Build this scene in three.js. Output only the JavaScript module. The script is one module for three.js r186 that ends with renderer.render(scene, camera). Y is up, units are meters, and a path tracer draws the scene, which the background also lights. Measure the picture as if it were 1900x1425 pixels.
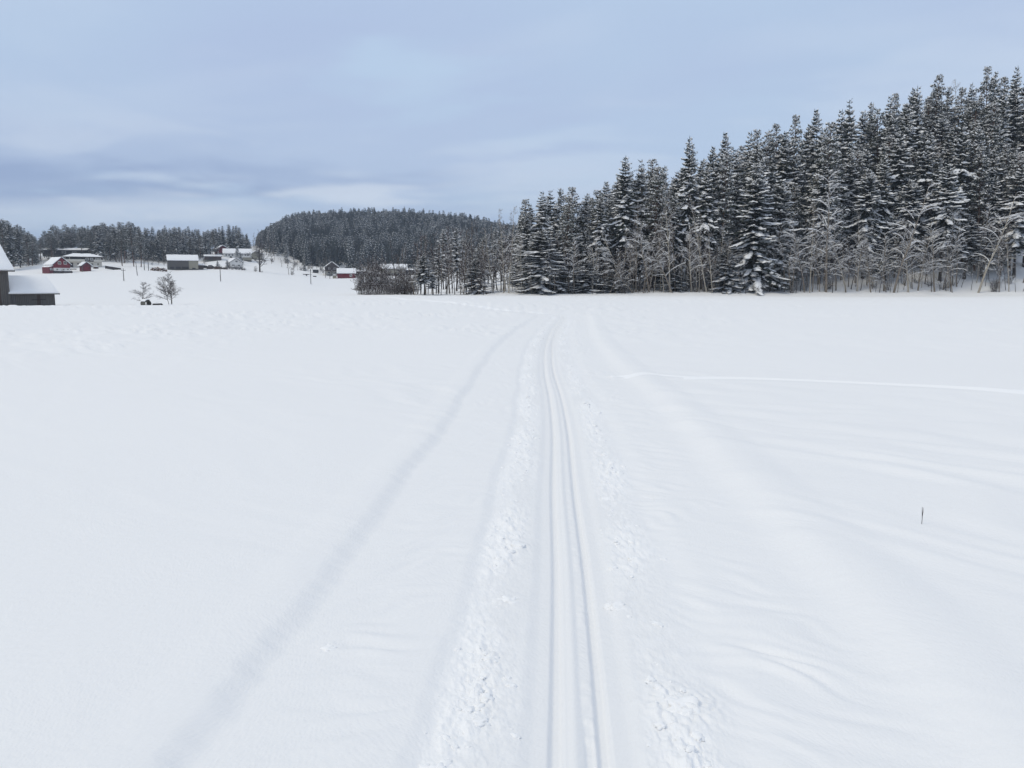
import * as THREE from 'three';
import { mergeGeometries } from 'three/addons/utils/BufferGeometryUtils.js';
import { createNoise2D, createNoise3D } from 'simplex-noise';

// ------------------------------------------------------------------ camera, sky, sun, exposure
const EYE = 1.8, PITCH = 7.4 * Math.PI / 180, FOCAL = 1429;
const scene = new THREE.Scene();
const camera = new THREE.PerspectiveCamera(53.0, 4 / 3, 0.1, 6000);
camera.position.set(0, EYE, 0);
camera.lookAt(0, EYE - Math.tan(PITCH) * 100, -100);
camera.updateMatrixWorld(true);

const renderer = new THREE.WebGLRenderer({ antialias: true });
renderer.toneMapping = THREE.LinearToneMapping;
renderer.toneMappingExposure = 1.03;
renderer.shadowMap.enabled = true;

const SUN_DIR = new THREE.Vector3(-0.56, 0.78, 0.30).normalize();
const sun = new THREE.DirectionalLight(new THREE.Color(1.0, 0.90, 0.70), 1.14);
sun.name = 'hazy_sun';
sun.position.copy(SUN_DIR).multiplyScalar(400);
sun.castShadow = true;
sun.shadow.radius = 42;
sun.shadow.mapSize.set(4096, 4096);
Object.assign(sun.shadow.camera, { left: -300, right: 300, top: 300, bottom: -300, near: 1, far: 1500 });
scene.add(sun, sun.target);

scene.fog = new THREE.FogExp2(new THREE.Color(0.70, 0.80, 0.95), 0.00033);

function mulberry(a) { return () => { a |= 0; a = a + 0x6D2B79F5 | 0; let t = Math.imul(a ^ a >>> 15, 1 | a); t = t + Math.imul(t ^ t >>> 7, 61 | t) ^ t; return ((t ^ t >>> 14) >>> 0) / 4294967296; }; }
const rnd = mulberry(4711);
const R = (a, b) => a + (b - a) * rnd();
const n2 = createNoise2D(mulberry(11)), n2b = createNoise2D(mulberry(12)), n3 = createNoise3D(mulberry(13));
const clamp = (x, a, b) => Math.min(b, Math.max(a, x));
const lerp = (a, b, t) => a + (b - a) * t;
const sstep = (a, b, x) => { const t = clamp((x - a) / (b - a), 0, 1); return t * t * (3 - 2 * t); };
const bell = (x, w) => { const t = Math.abs(x) / w; return t >= 1 ? 0 : (1 - t * t) ** 2; };

// overcast winter sky: layered stratus, streaks flattened towards the horizon, no sun disc
function makeSky() {
  const W = 2048, H = 1024, data = new Float32Array(W * H * 4);
  const srgb = (r, g, b) => { const c = new THREE.Color().setRGB(r / 255, g / 255, b / 255, THREE.SRGBColorSpace); return [c.r, c.g, c.b]; };
  const mid = srgb(185, 204, 231), up = srgb(178, 196, 227), blue = srgb(140, 162, 202), white = srgb(214, 226, 242), cyan = srgb(186, 209, 233), zen = srgb(196, 203, 212);
  const fbm = (x, y, o) => { let s = 0, a = 0.5, f = 1; for (let i = 0; i < o; i++) { s += a * n2(x * f, y * f); a *= 0.5; f *= 2.03; } return s; };
  const BANKS = [[-34, 6.3, 20, 1.7, .55, 'b'], [-16, 7.4, 14, 1.1, .32, 'b'], [-30, 4.4, 9, .9, .4, 'w'], [-22, 4.9, 7, 1.1, .6, 'w'], [-11, 6.2, 5, 0.9, .8, 'w'], [-33, 10.5, 18, 2.2, .15, 'w'], [-7, 14.5, 8, 3, .7, 'c'], [4, 7.5, 9, 2.6, .45, 'w'], [14, 10, 14, 4, .3, 'c'], [32, 13, 12, 4, .3, 'w'], [60, 8, 20, 3, .5, 'b'], [-75, 8, 18, 3, .5, 'w'], [110, 6, 22, 3, .5, 'w'], [160, 9, 25, 4, .5, 'b'], [-130, 7, 24, 3, .5, 'b']];
  for (let row = 0; row < H; row++) {
    const e = ((row + 0.5) / H - 0.5) * Math.PI, y = Math.sin(e), deg = e * 180 / Math.PI;
    for (let col = 0; col < W; col++) {
      const az = ((col + 0.5) / W - 0.5) * 2 * Math.PI, x = Math.cos(az) * Math.cos(e), z = Math.sin(az) * Math.cos(e);
      const i = (row * W + col) * 4;
      const yy = Math.max(y, 0) + 0.075;             // a cloud deck seen from below
      const px = x / yy, pz = z / yy;
      const w1 = fbm(px * 0.20 + 3.1, pz * 0.20 - 1.7, 3);
      const big = fbm(px * 0.16 + w1 * 0.5 + 9.2, pz * 0.26 + w1 * 0.4, 4);
      const fine = fbm(px * 0.55 + w1, pz * 0.9 - 4.4 + w1, 4);
      const veil = fbm(px * 0.30 - 7.7, pz * 0.30 + 2.2, 3);
      let c = [0, 1, 2].map((k) => lerp(mid[k], up[k], sstep(3, 20, deg)));
      const band = sstep(0.5, 4, deg) * (1 - sstep(6, 13, deg));          // darker stratus low down
      const t1 = clamp(band * (0.42 + 1.5 * big), 0, 1);
      c = c.map((v, k) => lerp(v, blue[k], 0.32 * t1));
      const t2 = clamp(0.25 + 1.5 * veil, 0, 1);
      c = c.map((v, k) => lerp(v, cyan[k], 0.55 * t2));
      const t3 = clamp((fine + big * 0.6 - 0.12) * 1.9, 0, 1) * (0.35 + 0.65 * band) * (1 - sstep(18, 40, deg) * 0.6);
      c = c.map((v, k) => lerp(v, white[k], 0.5 * t3));
      // single cloud banks: bearing and height of the middle, spread (degrees), strength
      const A = Math.atan2(x, -z) * 180 / Math.PI, rag = 0.7 * fine + 0.35 * big + 0.5 * fbm(px * 1.6 + 5, pz * 2.6, 3);
      for (const [ca, ce, sa, se, k, tone] of BANKS) {
        const dq = Math.hypot((A - ca) / sa, (deg - ce) / se) + rag * 0.9, t = k * (1 - sstep(0.25, 1.15, dq));
        if (t > 0) c = c.map((v, j) => lerp(v, tone === 'w' ? white[j] : tone === 'c' ? cyan[j] * 1.03 : blue[j], t));
      }
      c = c.map((v, k) => lerp(v, zen[k] * 1.12, 0.95 * sstep(18, 60, deg)));
      for (let k = 0; k < 3; k++) data[i + k] = c[k];
      data[i + 3] = 1;
    }
  }
  const t = new THREE.DataTexture(data, W, H, THREE.RGBAFormat, THREE.FloatType);
  t.mapping = THREE.EquirectangularReflectionMapping;
  t.magFilter = THREE.LinearFilter; t.minFilter = THREE.LinearFilter;
  t.wrapS = THREE.RepeatWrapping;
  t.needsUpdate = true;
  return t;
}
const skyTexture = makeSky();
scene.background = skyTexture;
scene.environment = skyTexture;

// ------------------------------------------------------------------ naming
const used = new Map();
function numbered(name) { const n = used.get(name) ?? 0; used.set(name, n + 1); return n ? `${name}_${String(n).padStart(3, '0')}` : name; }
function tag(o, label, category, group, kind) {
  if (label) o.userData.label = label;
  if (category) o.userData.category = category;
  if (group) o.userData.group = group;
  if (kind) o.userData.kind = kind;
  return o;
}
function thing(name, label, category, pos, turn = 0, group) {
  const o = new THREE.Group(); o.name = numbered(name);
  o.position.copy(pos); o.rotation.y = turn;
  scene.add(o);
  return tag(o, label, category, group);
}
function part(name, geo, mat, parent, kind) {
  const m = new THREE.Mesh(geo, mat); m.name = name; m.castShadow = m.receiveShadow = true;
  if (kind) m.userData.kind = kind;
  parent.add(m); return m;
}

// ------------------------------------------------------------------ materials
function noiseTex(size, fn, srgb, repeat) {
  const d = new Uint8Array(size * size * 4);
  for (let y = 0; y < size; y++) for (let x = 0; x < size; x++) { const c = fn(x / size, y / size), i = (y * size + x) * 4; for (let k = 0; k < 3; k++) d[i + k] = clamp(Math.round((Array.isArray(c) ? c[k] : c) * 255), 0, 255); d[i + 3] = 255; }
  const t = new THREE.DataTexture(d, size, size, THREE.RGBAFormat, THREE.UnsignedByteType);
  t.wrapS = t.wrapT = THREE.RepeatWrapping; t.magFilter = THREE.LinearFilter; t.minFilter = THREE.LinearMipmapLinearFilter; t.generateMipmaps = true;
  if (srgb) t.colorSpace = THREE.SRGBColorSpace;
  if (repeat) t.repeat.set(...repeat);
  t.needsUpdate = true; return t;
}
// periodic noise on a torus so that the tile has no seams
const tor = (u, v, f) => { const a = u * 2 * Math.PI, b = v * 2 * Math.PI, r = f / (2 * Math.PI); return n3(Math.cos(a) * r + 5 * Math.cos(b) * r * 0.3, Math.sin(a) * r + 7, Math.cos(b) * r + 2 * Math.sin(b) * r); };
const snowBump = noiseTex(512, (u, v) => 0.5 + 0.22 * tor(u, v, 14) + 0.16 * tor(v, u, 40) + 0.12 * tor(u, v, 90));
const std = (r, g, b, rough = 0.9, extra = {}) => new THREE.MeshStandardMaterial({ color: new THREE.Color().setRGB(r, g, b), roughness: rough, ...extra });
const M = {
  snow: std(0.885, 0.885, 0.885, 0.95, { bumpMap: snowBump, bumpScale: 0.004, name: 'field_snow' }),
  trail: std(1, 1, 1, 0.9, { bumpMap: snowBump, bumpScale: 0.0035, name: 'trail_snow', vertexColors: true }),
  loose: std(0.945, 0.945, 0.945, 0.95, { name: 'loose_snow' }),
  roofSnow: std(0.90, 0.905, 0.915, 0.95, { name: 'roof_snow' }),
  treeSnow: std(0.86, 0.865, 0.875, 0.95, { name: 'branch_snow' }),
  needleA: std(0.022, 0.033, 0.025, 0.8, { name: 'spruce_needles' }),
  needleB: std(0.028, 0.038, 0.029, 0.8, { name: 'dark_needles' }),
  needleC: std(0.036, 0.047, 0.033, 0.8, { name: 'pine_needles' }),
  barkDark: std(0.055, 0.046, 0.040, 0.95, { name: 'dark_bark' }),
  barkPine: std(0.12, 0.075, 0.055, 0.95, { name: 'pine_bark' }),
  barkGrey: std(0.21, 0.18, 0.148, 0.9, { name: 'grey_bark' }),
  barkPale: std(0.36, 0.325, 0.27, 0.9, { name: 'pale_bark' }),
  twig: std(0.060, 0.046, 0.044, 0.9, { name: 'brown_twigs' }),
  twigRed: std(0.085, 0.052, 0.046, 0.9, { name: 'reddish_twigs' }),
  oldWood: std(0.105, 0.100, 0.097, 0.9, { name: 'weathered_wood' }),
  oldWood2: std(0.105, 0.098, 0.090, 0.9, { name: 'weathered_wood_light' }),
  darkWood: std(0.035, 0.028, 0.026, 0.85, { name: 'dark_wood' }),
  brownWood: std(0.060, 0.042, 0.036, 0.85, { name: 'brown_wood' }),
  red: std(0.165, 0.014, 0.022, 0.8, { name: 'red_paint' }),
  redDark: std(0.12, 0.014, 0.022, 0.8, { name: 'dark_red_paint' }),
  white: std(0.72, 0.71, 0.68, 0.75, { name: 'white_paint' }),
  cream: std(0.60, 0.57, 0.50, 0.75, { name: 'cream_render' }),
  beige: std(0.30, 0.28, 0.22, 0.85, { name: 'beige_render' }),
  glass: std(0.02, 0.025, 0.03, 0.12, { name: 'window_glass' }),
  black: std(0.016, 0.016, 0.017, 0.7, { name: 'black_rubber' }),
  concrete: std(0.10, 0.098, 0.085, 0.9, { name: 'mossy_concrete' }),
  grass: std(0.17, 0.13, 0.085, 0.9, { name: 'dry_grass' }),
  stalk: std(0.045, 0.036, 0.036, 0.8, { name: 'dry_stalk' }),
  log: std(0.26, 0.155, 0.105, 0.9, { name: 'cut_log' }),
  hedge: std(0.085, 0.055, 0.042, 0.9, { name: 'brown_hedge' }),
  pole: std(0.10, 0.09, 0.082, 0.9, { name: 'pole_wood' }),
};
// ------------------------------------------------------------------ terrain: heights along bearings out from the field
// each bearing: [distance ahead in metres, height]; H(row, d) reads a height off a sight line
const H = (row, d) => EYE + (527 - row) / FOCAL * d;
const bearing = (px, list) => ({ px, list: [[-50, 0], [0, 0], [40, 0], ...list] });
const rows = (l) => l.map(([d, r]) => (r > 300 ? [d, H(r, d)] : [d, r]));
const LEFT = [[60, 0], [80, -.6], [105, -1.25], [125, -1.6], [140, -1.6]];
const BEAR = [
  bearing(-700, rows([...LEFT, [220, .3], [370, 7], [480, 18], [700, 28], [3000, 30]])),
  bearing(0, rows([...LEFT, [160, -1.1], [220, 537], [300, 518], [340, 507], [370, 500], [420, 492], [480, 18], [560, 24], [700, 27], [3000, 28]])),
  bearing(110, rows([...LEFT, [160, 553], [220, 536], [300, 515], [340, 505], [365, 494], [400, 487], [480, 19], [560, 24], [700, 26], [3000, 28]])),
  bearing(200, rows([[60, 0], [80, -.6], [105, -1.25], [125, -1.5], [160, 551], [220, 535], [300, 514], [340, 504], [365, 496], [400, 489], [480, 19], [560, 24], [700, 27], [3000, 28]])),
  bearing(270, rows([[60, 0], [80, -.6], [105, -1.2], [125, -1.4], [160, 550], [220, 534], [300, 512], [350, 500], [400, 491], [480, 18], [560, 24], [700, 27], [3000, 28]])),
  bearing(340, rows([[60, 0], [80, -.55], [105, -1.1], [125, -1.2], [160, 549], [220, 533], [300, 516], [380, 502], [410, 497], [440, 488], [500, 19], [560, 24], [700, 27], [3000, 28]])),
  bearing(420, rows([[70, 0], [90, -.25], [120, -.5], [160, 545], [220, 534], [300, 517], [375, 504], [400, 495], [430, 486], [455, 474], [500, 21], [560, 25], [700, 29], [3000, 30]])),
  bearing(490, rows([[100, 0], [130, -.2], [160, 541], [220, 533], [300, 519], [380, 505], [430, 497], [480, 479], [520, 467], [600, 458], [800, 28], [3000, 30]])),
  bearing(560, rows([[100, 0], [140, -.05], [180, 540], [240, 533], [300, 524], [380, 513], [430, 505], [480, 492], [520, 480], [600, 458], [800, 424], [1000, 50], [3000, 40]])),
  bearing(620, rows([[100, 0], [150, .05], [180, 543], [240, 536], [300, 530], [400, 518], [440, 508], [480, 498], [520, 484], [600, 458], [800, 420], [1000, 55], [3000, 40]])),
  bearing(700, rows([[125, 0], [180, -.3], [240, 539], [300, 533], [400, 518], [440, 509], [480, 499], [520, 485], [600, 458], [800, 418], [1000, 55], [3000, 40]])),
  bearing(850, rows([[122, 0], [160, .2], [240, 1], [300, 527], [400, 513], [480, 499], [540, 483], [620, 457], [800, 427], [1000, 50], [3000, 40]])),
  bearing(940, rows([[119, 0], [124, .4], [135, 1.2], [160, 2], [240, 5], [300, 8], [480, 18], [620, 30], [800, 46], [1000, 45], [3000, 40]])),
  bearing(1150, rows([[119, 0], [124, .35], [135, 1], [160, 3], [200, 6], [300, 15], [480, 22], [800, 38], [3000, 40]])),
  bearing(1460, rows([[119, 0], [123, .45], [130, 1.8], [145, 8], [180, 17], [250, 27], [400, 36], [3000, 40]])),
  bearing(1700, rows([[119, 0], [123, .55], [129, 3], [147, 14], [180, 25], [250, 36], [400, 42], [3000, 42]])),
  bearing(1900, rows([[119, 0], [123, .6], [129, 3.6], [150, 18], [180, 30], [250, 42], [400, 46], [3000, 46]])),
  bearing(2600, rows([[119, 0], [123, .6], [129, 3.6], [150, 18], [180, 30], [250, 42], [400, 46], [3000, 46]])),
];
for (const b of BEAR) {                            // monotone cubic slopes
  const L = b.list, n = L.length, s = [], m = [];
  for (let i = 0; i < n - 1; i++) s.push((L[i + 1][1] - L[i][1]) / (L[i + 1][0] - L[i][0]));
  for (let i = 0; i < n; i++) m.push(i === 0 ? s[0] : i === n - 1 ? s[n - 2] : s[i - 1] * s[i] <= 0 ? 0 : 2 * s[i - 1] * s[i] / (s[i - 1] + s[i]));
  b.m = m;
}
function along(b, d) {
  const L = b.list; let i = 0; while (i < L.length - 2 && d > L[i + 1][0]) i++;
  const h = L[i + 1][0] - L[i][0], t = clamp((d - L[i][0]) / h, 0, 1), t2 = t * t, t3 = t2 * t;
  return (2 * t3 - 3 * t2 + 1) * L[i][1] + (t3 - 2 * t2 + t) * h * b.m[i] + (-2 * t3 + 3 * t2) * L[i + 1][1] + (t3 - t2) * h * b.m[i + 1];
}
function landform(x, z) {
  const r = Math.hypot(x, z); let az = Math.atan2(x, -z);
  if (r < 45) return 0;
  az = clamp(az, -1.0, 1.0);
  const d = r * Math.cos(az), px = 950 + FOCAL * 0.992 * Math.tan(az);
  let i = 0; while (i < BEAR.length - 2 && px > BEAR[i + 1].px) i++;
  const t = sstep(0, 1, clamp((px - BEAR[i].px) / (BEAR[i + 1].px - BEAR[i].px), 0, 1)) * 0.5 + 0.5 * clamp((px - BEAR[i].px) / (BEAR[i + 1].px - BEAR[i].px), 0, 1);
  return lerp(along(BEAR[i], d), along(BEAR[i + 1], d), t);
}

// trail centre line in plan (x to the right, d ahead), measured on the flat field
function onPlane(px, py, h = 0) {
  const u = (px - 950) / FOCAL, v = -(py - 712.5) / FOCAL, cp = Math.cos(PITCH), sp = Math.sin(PITCH);
  const s = (h - EYE) / (v * cp - sp); return [u * s, (cp + v * sp) * s];
}
const TRAIL_PX = [[1092, 1780], [1085, 1600], [1078, 1425], [1070, 1240], [1060, 1060], [1047, 910], [1041, 800], [1031, 737], [1021, 698], [1017, 660], [1021, 630], [1030, 610], [1040, 594], [1041, 586.5]];
const trailPts = [[0.36, -30], [0.3, -4], [0.27, -0.5], ...TRAIL_PX.map(([a, b]) => onPlane(a, b, -0.08)), [1.9, 49.5], [-0.6, 56], [-4.2, 69], [-8.7, 83], [-14, 97], [-24, 120], [-40, 150]];
const trailCurve = new THREE.CatmullRomCurve3(trailPts.map(([x, d]) => new THREE.Vector3(x, 0, -d)), false, 'centripetal');
const trailLine = trailCurve.getSpacedPoints(1400).map((p) => [p.x, p.z]);
{ // arc length
  let s = 0; trailLine.forEach((p, i) => { if (i) s += Math.hypot(p[0] - trailLine[i - 1][0], p[1] - trailLine[i - 1][1]); p[2] = s; });
}
const TB = {};                                      // coarse buckets of the line by z
trailLine.forEach((p, i) => { const k = Math.floor(p[1] / 2); for (let j = k - 2; j <= k + 2; j++) (TB[j] ??= []).push(i); });
function trailAt(x, z) {                            // signed distance to the centre line (right positive) and length along it
  const b = TB[Math.floor(z / 2)]; if (!b) return [99, 0];
  let best = 1e9, bi = 0; for (const i of b) { const p = trailLine[i], q = (p[0] - x) ** 2 + (p[1] - z) ** 2; if (q < best) { best = q; bi = i; } }
  if (best > 16) return [99, 0];
  const i0 = clamp(bi, 1, trailLine.length - 2), a = trailLine[i0 - 1], c = trailLine[i0 + 1], p = trailLine[i0];
  const tx = c[0] - a[0], tz = c[1] - a[1], l = Math.hypot(tx, tz), dx = x - p[0], dz = z - p[1];
  return [(tz * -dx + tx * dz) / l, p[2] + (dx * tx + dz * tz) / l];
}
// a lone ski track that crosses the right side of the field
const sideA = onPlane(1150, 696), sideB = onPlane(1560, 713), sideC = onPlane(1905, 731), sideD = onPlane(2500, 760);
const sideCurve = new THREE.CatmullRomCurve3([sideA, sideB, sideC, sideD].map(([x, d]) => new THREE.Vector3(x, 0, -d)), false, 'centripetal').getSpacedPoints(300);
function sideTrackAt(x, z) {
  if (x < sideA[0] - .2 || x > 18 || z > -8 || z < -18) return 99;
  let best = 1e9, bp = null; for (const p of sideCurve) { const q = (p.x - x) ** 2 + (p.z - z) ** 2; if (q < best) { best = q; bp = p; } }
  return Math.sqrt(best) * Math.sign(z - bp.z);
}
const rot = (x, z, a) => [x * Math.cos(a) + z * Math.sin(a), -x * Math.sin(a) + z * Math.cos(a)];
function drift(x, z) {                              // wind-packed ripples, long axis running from far left to near right
  const [a, c] = rot(x, z, 0.72);
  const w = n2b(a * 0.16, c * 0.3), w2 = n2b(a * .05 + 40, c * .05);
  const s1 = n2(a / 1.9 + w * .3, c / 0.85 + w * 1.1), s2 = n2(a / 1.5 + 50, c / 0.36 + w * 1.6 + 9);
  const m = sstep(-.55, .55, w2 + .15 * w);
  const shape = (n) => (n > 0 ? n : n * .55);       // crests stand proud, troughs are shallow
  return (0.030 * shape(s1) + 0.008 * s2) * (0.22 + m);
}
const BIG_CLUMPS = [];                              // filled before the ground is built
function detail(x, z) {
  const r = Math.hypot(x, z); let h = 0;
  h += 0.045 * n2(x / 9 + 3, z / 9) * sstep(4, 14, r) + 0.12 * n2b(x / 40, z / 40 + 8) * sstep(25, 90, r) * (r < 119 ? 1 : 1);
  if (r > 150) h += 0.5 * n2(x / 70, z / 70) * sstep(150, 400, r);
  const [s, l] = trailAt(x, z), q = Math.abs(s);
  const lateral = x > 0 ? 1 : lerp(0.7, 1.1, sstep(8, 20, r));
  const far = 1 - sstep(90, 160, r);
  let d = drift(x, z) * lateral * (1 - .5 * bell(r - 18, 10) + 1.1 * sstep(22, 45, r)) * far;
  if (q < 4) {
    const wob = 0.035 * n2(l * 0.35, 4) + 0.022 * n2(l * 2.6, 7) + .012 * n2(l * 7, s), fade = 1 - sstep(120, 140, l);
    const outL = sstep(-1.64 + wob, -1.45 + wob, s), outR = 1 - sstep(1.32 + wob, 1.74 + wob, s), bed = Math.min(outL, outR);
    d *= 1 - 0.72 * bed;
    h -= 0.042 * bed * fade;
    h += 0.034 * bell(s - 1.84, .4) + .01 * bell(s + 1.75, .25);
    // small oblique ripples blown across the bed beside the loose snow
    const [a, c] = rot(s, l, s > 0 ? -0.62 : 0.5);
    h += bed * (bell(q - 1.0, .6)) * (s > 0 ? 0.021 : 0.014) * n2(a / .75 + 3, c / .16 + .7 * n2b(a * 1.3, c * 1.2)) * (0.5 + .5 * n2b(l * .3, s));
    const inL = sstep(-.72 + wob * .8, -.60 + wob * .8, s), inR = 1 - sstep(.62 - wob, .86 - wob, s), inn = Math.min(inL, inR);
    h -= 0.022 * inn * fade;
    // churned loose snow on both sides of the set track
    const zone = bell(q - .44, .26) * fade;
    const rough = Math.max(0, n2(s * 7, l * 4.2)) * .6 + Math.max(0, n2b(s * 17, l * 11)) * .4 + .25 * Math.max(0, n2(s * 40, l * 30));
    const patch = .25 + .75 * sstep(-.8, .6, n2b(s * 1.6 + 5, l * .42));
    h += zone * (0.004 + 0.032 * rough * patch);
    // smooth pad with the two grooves of the set track
    const pad = 1 - sstep(.19, .27, q);
    h -= .012 * pad * fade;
    if (l > 79) h += .05 * bell(q - .3, .3) * sstep(79, 83, l) * fade;
    const groove = (c0, w, depth) => .55 * depth * (1 - sstep(w * .30, w * 1.08, Math.abs(s - c0)));
    h -= (groove(-.098, .038, .040) + groove(.098, .036, .042)) * (fade * .6 + .4);
    h += .010 * bell(s + .02, .035);
    h += .012 * bell(s - .045, .03) * Math.max(0, n2(l * 9, 3));
    if (l < 36) h -= groove(.035 + .004 * n2(l, 5), .026, .020) * (1 - sstep(32.9, 33.25, l));
  }
  const sd = Math.abs(sideTrackAt(x, z));
  if (sd < 1) {
    const ss = sideTrackAt(x, z);
    d *= sstep(.2, .6, sd);
    h += .035 * bell(sd - .17, .14) - .05 * bell(ss, .11);
  }
  h += d;
  for (const b of BIG_CLUMPS) { const q2 = Math.hypot(x - b.x, z - b.z); if (q2 < b.r * 2.2) h += b.r * .12 * bell(q2, b.r * 2.2) * (1 + .8 * n2(x * 18, z * 18)); }
  return h;
}
const groundAt = (x, z) => landform(x, z) + detail(x, z);
const groundSoft = (x, z) => landform(x, z) + (Math.hypot(x, z) > 150 ? 0.5 * n2(x / 70, z / 70) * sstep(150, 400, Math.hypot(x, z)) : 0);
// a spot on the ground on the bearing of a column of the photograph, d metres ahead
function spot(px, d) {
  let h = 0, x = 0;
  for (let i = 0; i < 3; i++) { const zc = d * Math.cos(PITCH) - (h - EYE) * Math.sin(PITCH); x = (px - 950) / FOCAL * zc; h = groundSoft(x, -d); }
  return new THREE.Vector3(x, h, -d);
}
// height in metres of something at distance d that reaches up to a row of the photograph
function heightTo(row, d) {
  const v = -(row - 712.5) / FOCAL, cp = Math.cos(PITCH), sp = Math.sin(PITCH), s = d / (cp + v * sp);
  return EYE + s * (v * cp - sp);
}

// big clumps thrown out of the track, seen one by one in the photograph
const CLUMP_SPOTS = [
  [1268, 1330, .125, 'large soft heap of loose snow right of the track, nearest to the viewer'],
  [1147, 1140, .062, 'rounded snow clump close to the right groove of the ski track'],
  [1219, 1176, .05, 'single round snowball lying alone right of the ski track'],
  [958, 1027, .085, 'broad white snow heap left of the track, beside the narrow track bend'],
  [942, 1130, .07, 'snow heap on the left of the track just nearer than the broad white one'],
  [1172, 1052, .028, 'small snow lump, left one of a pair right of the track'],
  [1231, 1051, .034, 'small snow lump, right one of a pair right of the track'],
  [612, 1226, .05, 'lone flat snow lump on the smooth groomed strip left of the track'],
  [985, 818, .075, 'bright snow clump left of the track where the grooves narrow'],
  [1133, 885, .085, 'bright snow clump right of the track halfway to the bend'],
];
const clumpSpec = CLUMP_SPOTS.map(([px, py, r, label]) => { const [x, d] = onPlane(px, py, -.11); return { x, z: -d, r, label }; });
BIG_CLUMPS.push(...clumpSpec);

function buildGround() {
  const DEG = Math.PI / 180, az = [], rr = [];
  for (let a = -180; a < -42; a += 4) az.push(a * DEG);
  for (let a = -42; a < -36; a += .5) az.push(a * DEG);
  for (let a = -36; a < 36; a += .09) az.push(a * DEG);
  for (let a = 36; a < 42; a += .5) az.push(a * DEG);
  for (let a = 42; a < 180; a += 4) az.push(a * DEG);
  for (const r of [.5, 1, 1.5, 1.9]) rr.push(r);
  for (let e = 39; e > 1.35; e -= (e > 20 ? .095 : e > 6 ? .085 : .075)) rr.push(EYE / Math.tan(e * DEG));
  { let r = rr[rr.length - 1]; while (r < 3000) { r *= r < 170 ? 1.008 : r < 600 ? 1.016 : 1.05; rr.push(r); } }
  const A = az.length, N = rr.length, pos = new Float32Array((A * N + 1) * 3), uv = new Float32Array((A * N + 1) * 2), onTrail = new Uint8Array(A * N + 1), white = new Float32Array(A * N + 1).fill(.885);
  let k = 0;
  for (let j = 0; j < N; j++) for (let i = 0; i < A; i++, k++) {
    const x = Math.sin(az[i]) * rr[j], z = -Math.cos(az[i]) * rr[j];
    pos[k * 3] = x; pos[k * 3 + 1] = groundAt(x, z); pos[k * 3 + 2] = z;
    uv[k * 2] = x / 1.7; uv[k * 2 + 1] = z / 1.7;
    const s = trailAt(x, z)[0]; onTrail[k] = s > -.74 && s < .86 && rr[j] < 118 ? 1 : 0;
    if (!onTrail[k] && Math.abs(sideTrackAt(x, z)) < .30) { onTrail[k] = 2; white[k] = .96; } else if (onTrail[k]) { const l = trailAt(x, z)[1], q = Math.abs(s); white[k] = l > 79 && q < .55 ? .96 : .885 - .022 * (1 - sstep(.34, .6, q)) + .06 * bell(q - .44, .28) * sstep(-.9, .5, n2b(s * 1.6 + 5, l * .42) + .5 * n2(s * 9, l * 6)); }
  }
  pos[k * 3 + 1] = groundAt(0, 0);
  const field = [], trail = [], side = [];
  const put = (a, b, c) => { (onTrail[a] === 1 && onTrail[b] === 1 && onTrail[c] === 1 ? trail : onTrail[a] === 2 && onTrail[b] === 2 && onTrail[c] === 2 ? side : field).push(a, b, c); };
  for (let i = 0; i < A; i++) put(k, (i + 1) % A, i);
  for (let j = 0; j < N - 1; j++) for (let i = 0; i < A; i++) {
    const a = j * A + i, b = j * A + (i + 1) % A, c = a + A, d = b + A;
    put(a, b, c); put(b, d, c);
  }
  const whole = new THREE.BufferGeometry();
  whole.setAttribute('position', new THREE.BufferAttribute(pos, 3)); whole.setAttribute('uv', new THREE.BufferAttribute(uv, 2));
  whole.setIndex([]); whole.setIndex(new THREE.BufferAttribute(Uint32Array.from([...field.slice(0, 0)]), 1));
  const all = new Uint32Array(field.length + trail.length + side.length); all.set(field); all.set(trail, field.length); all.set(side, field.length + trail.length);
  whole.setIndex(new THREE.BufferAttribute(all, 1)); whole.computeVertexNormals();
  if (whole.attributes.normal.getY(A * 10 + 5) < 0) throw new Error('ground faces down');
  const cut = (idx) => {                            // own vertices only
    const map = new Map(), p = [], n = [], t = [], c = [], q = new Uint32Array(idx.length), P = pos, Nn = whole.attributes.normal.array;
    idx.forEach((v, i) => { let w = map.get(v); if (w === undefined) { w = map.size; map.set(v, w); p.push(P[v * 3], P[v * 3 + 1], P[v * 3 + 2]); n.push(Nn[v * 3], Nn[v * 3 + 1], Nn[v * 3 + 2]); t.push(uv[v * 2], uv[v * 2 + 1]); c.push(white[v], white[v], white[v]); } q[i] = w; });
    const g = new THREE.BufferGeometry();
    g.setAttribute('position', new THREE.Float32BufferAttribute(p, 3)); g.setAttribute('normal', new THREE.Float32BufferAttribute(n, 3)); g.setAttribute('uv', new THREE.Float32BufferAttribute(t, 2)); if (idx !== field) g.setAttribute('color', new THREE.Float32BufferAttribute(c, 3));
    g.setIndex(new THREE.BufferAttribute(q, 1)); return g;
  };
  const f = new THREE.Mesh(cut(field), M.snow); f.name = 'snow_field'; scene.add(tag(f, 'wide white snow field rising to the farms and forests', null, null, 'structure')); f.receiveShadow = f.castShadow = true;
  const t = new THREE.Mesh(cut(trail), M.trail); t.name = 'ski_trail'; scene.add(tag(t, 'groomed ski trail with two set grooves and churned snow on both sides', null, null, 'structure')); t.receiveShadow = t.castShadow = true;
  const u = new THREE.Mesh(cut(side), M.trail); u.name = 'ski_track'; scene.add(tag(u, 'lone fresh ski track crossing the right field from the trail to the border', null, null, 'structure')); u.receiveShadow = u.castShadow = true;
}
buildGround();

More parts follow.
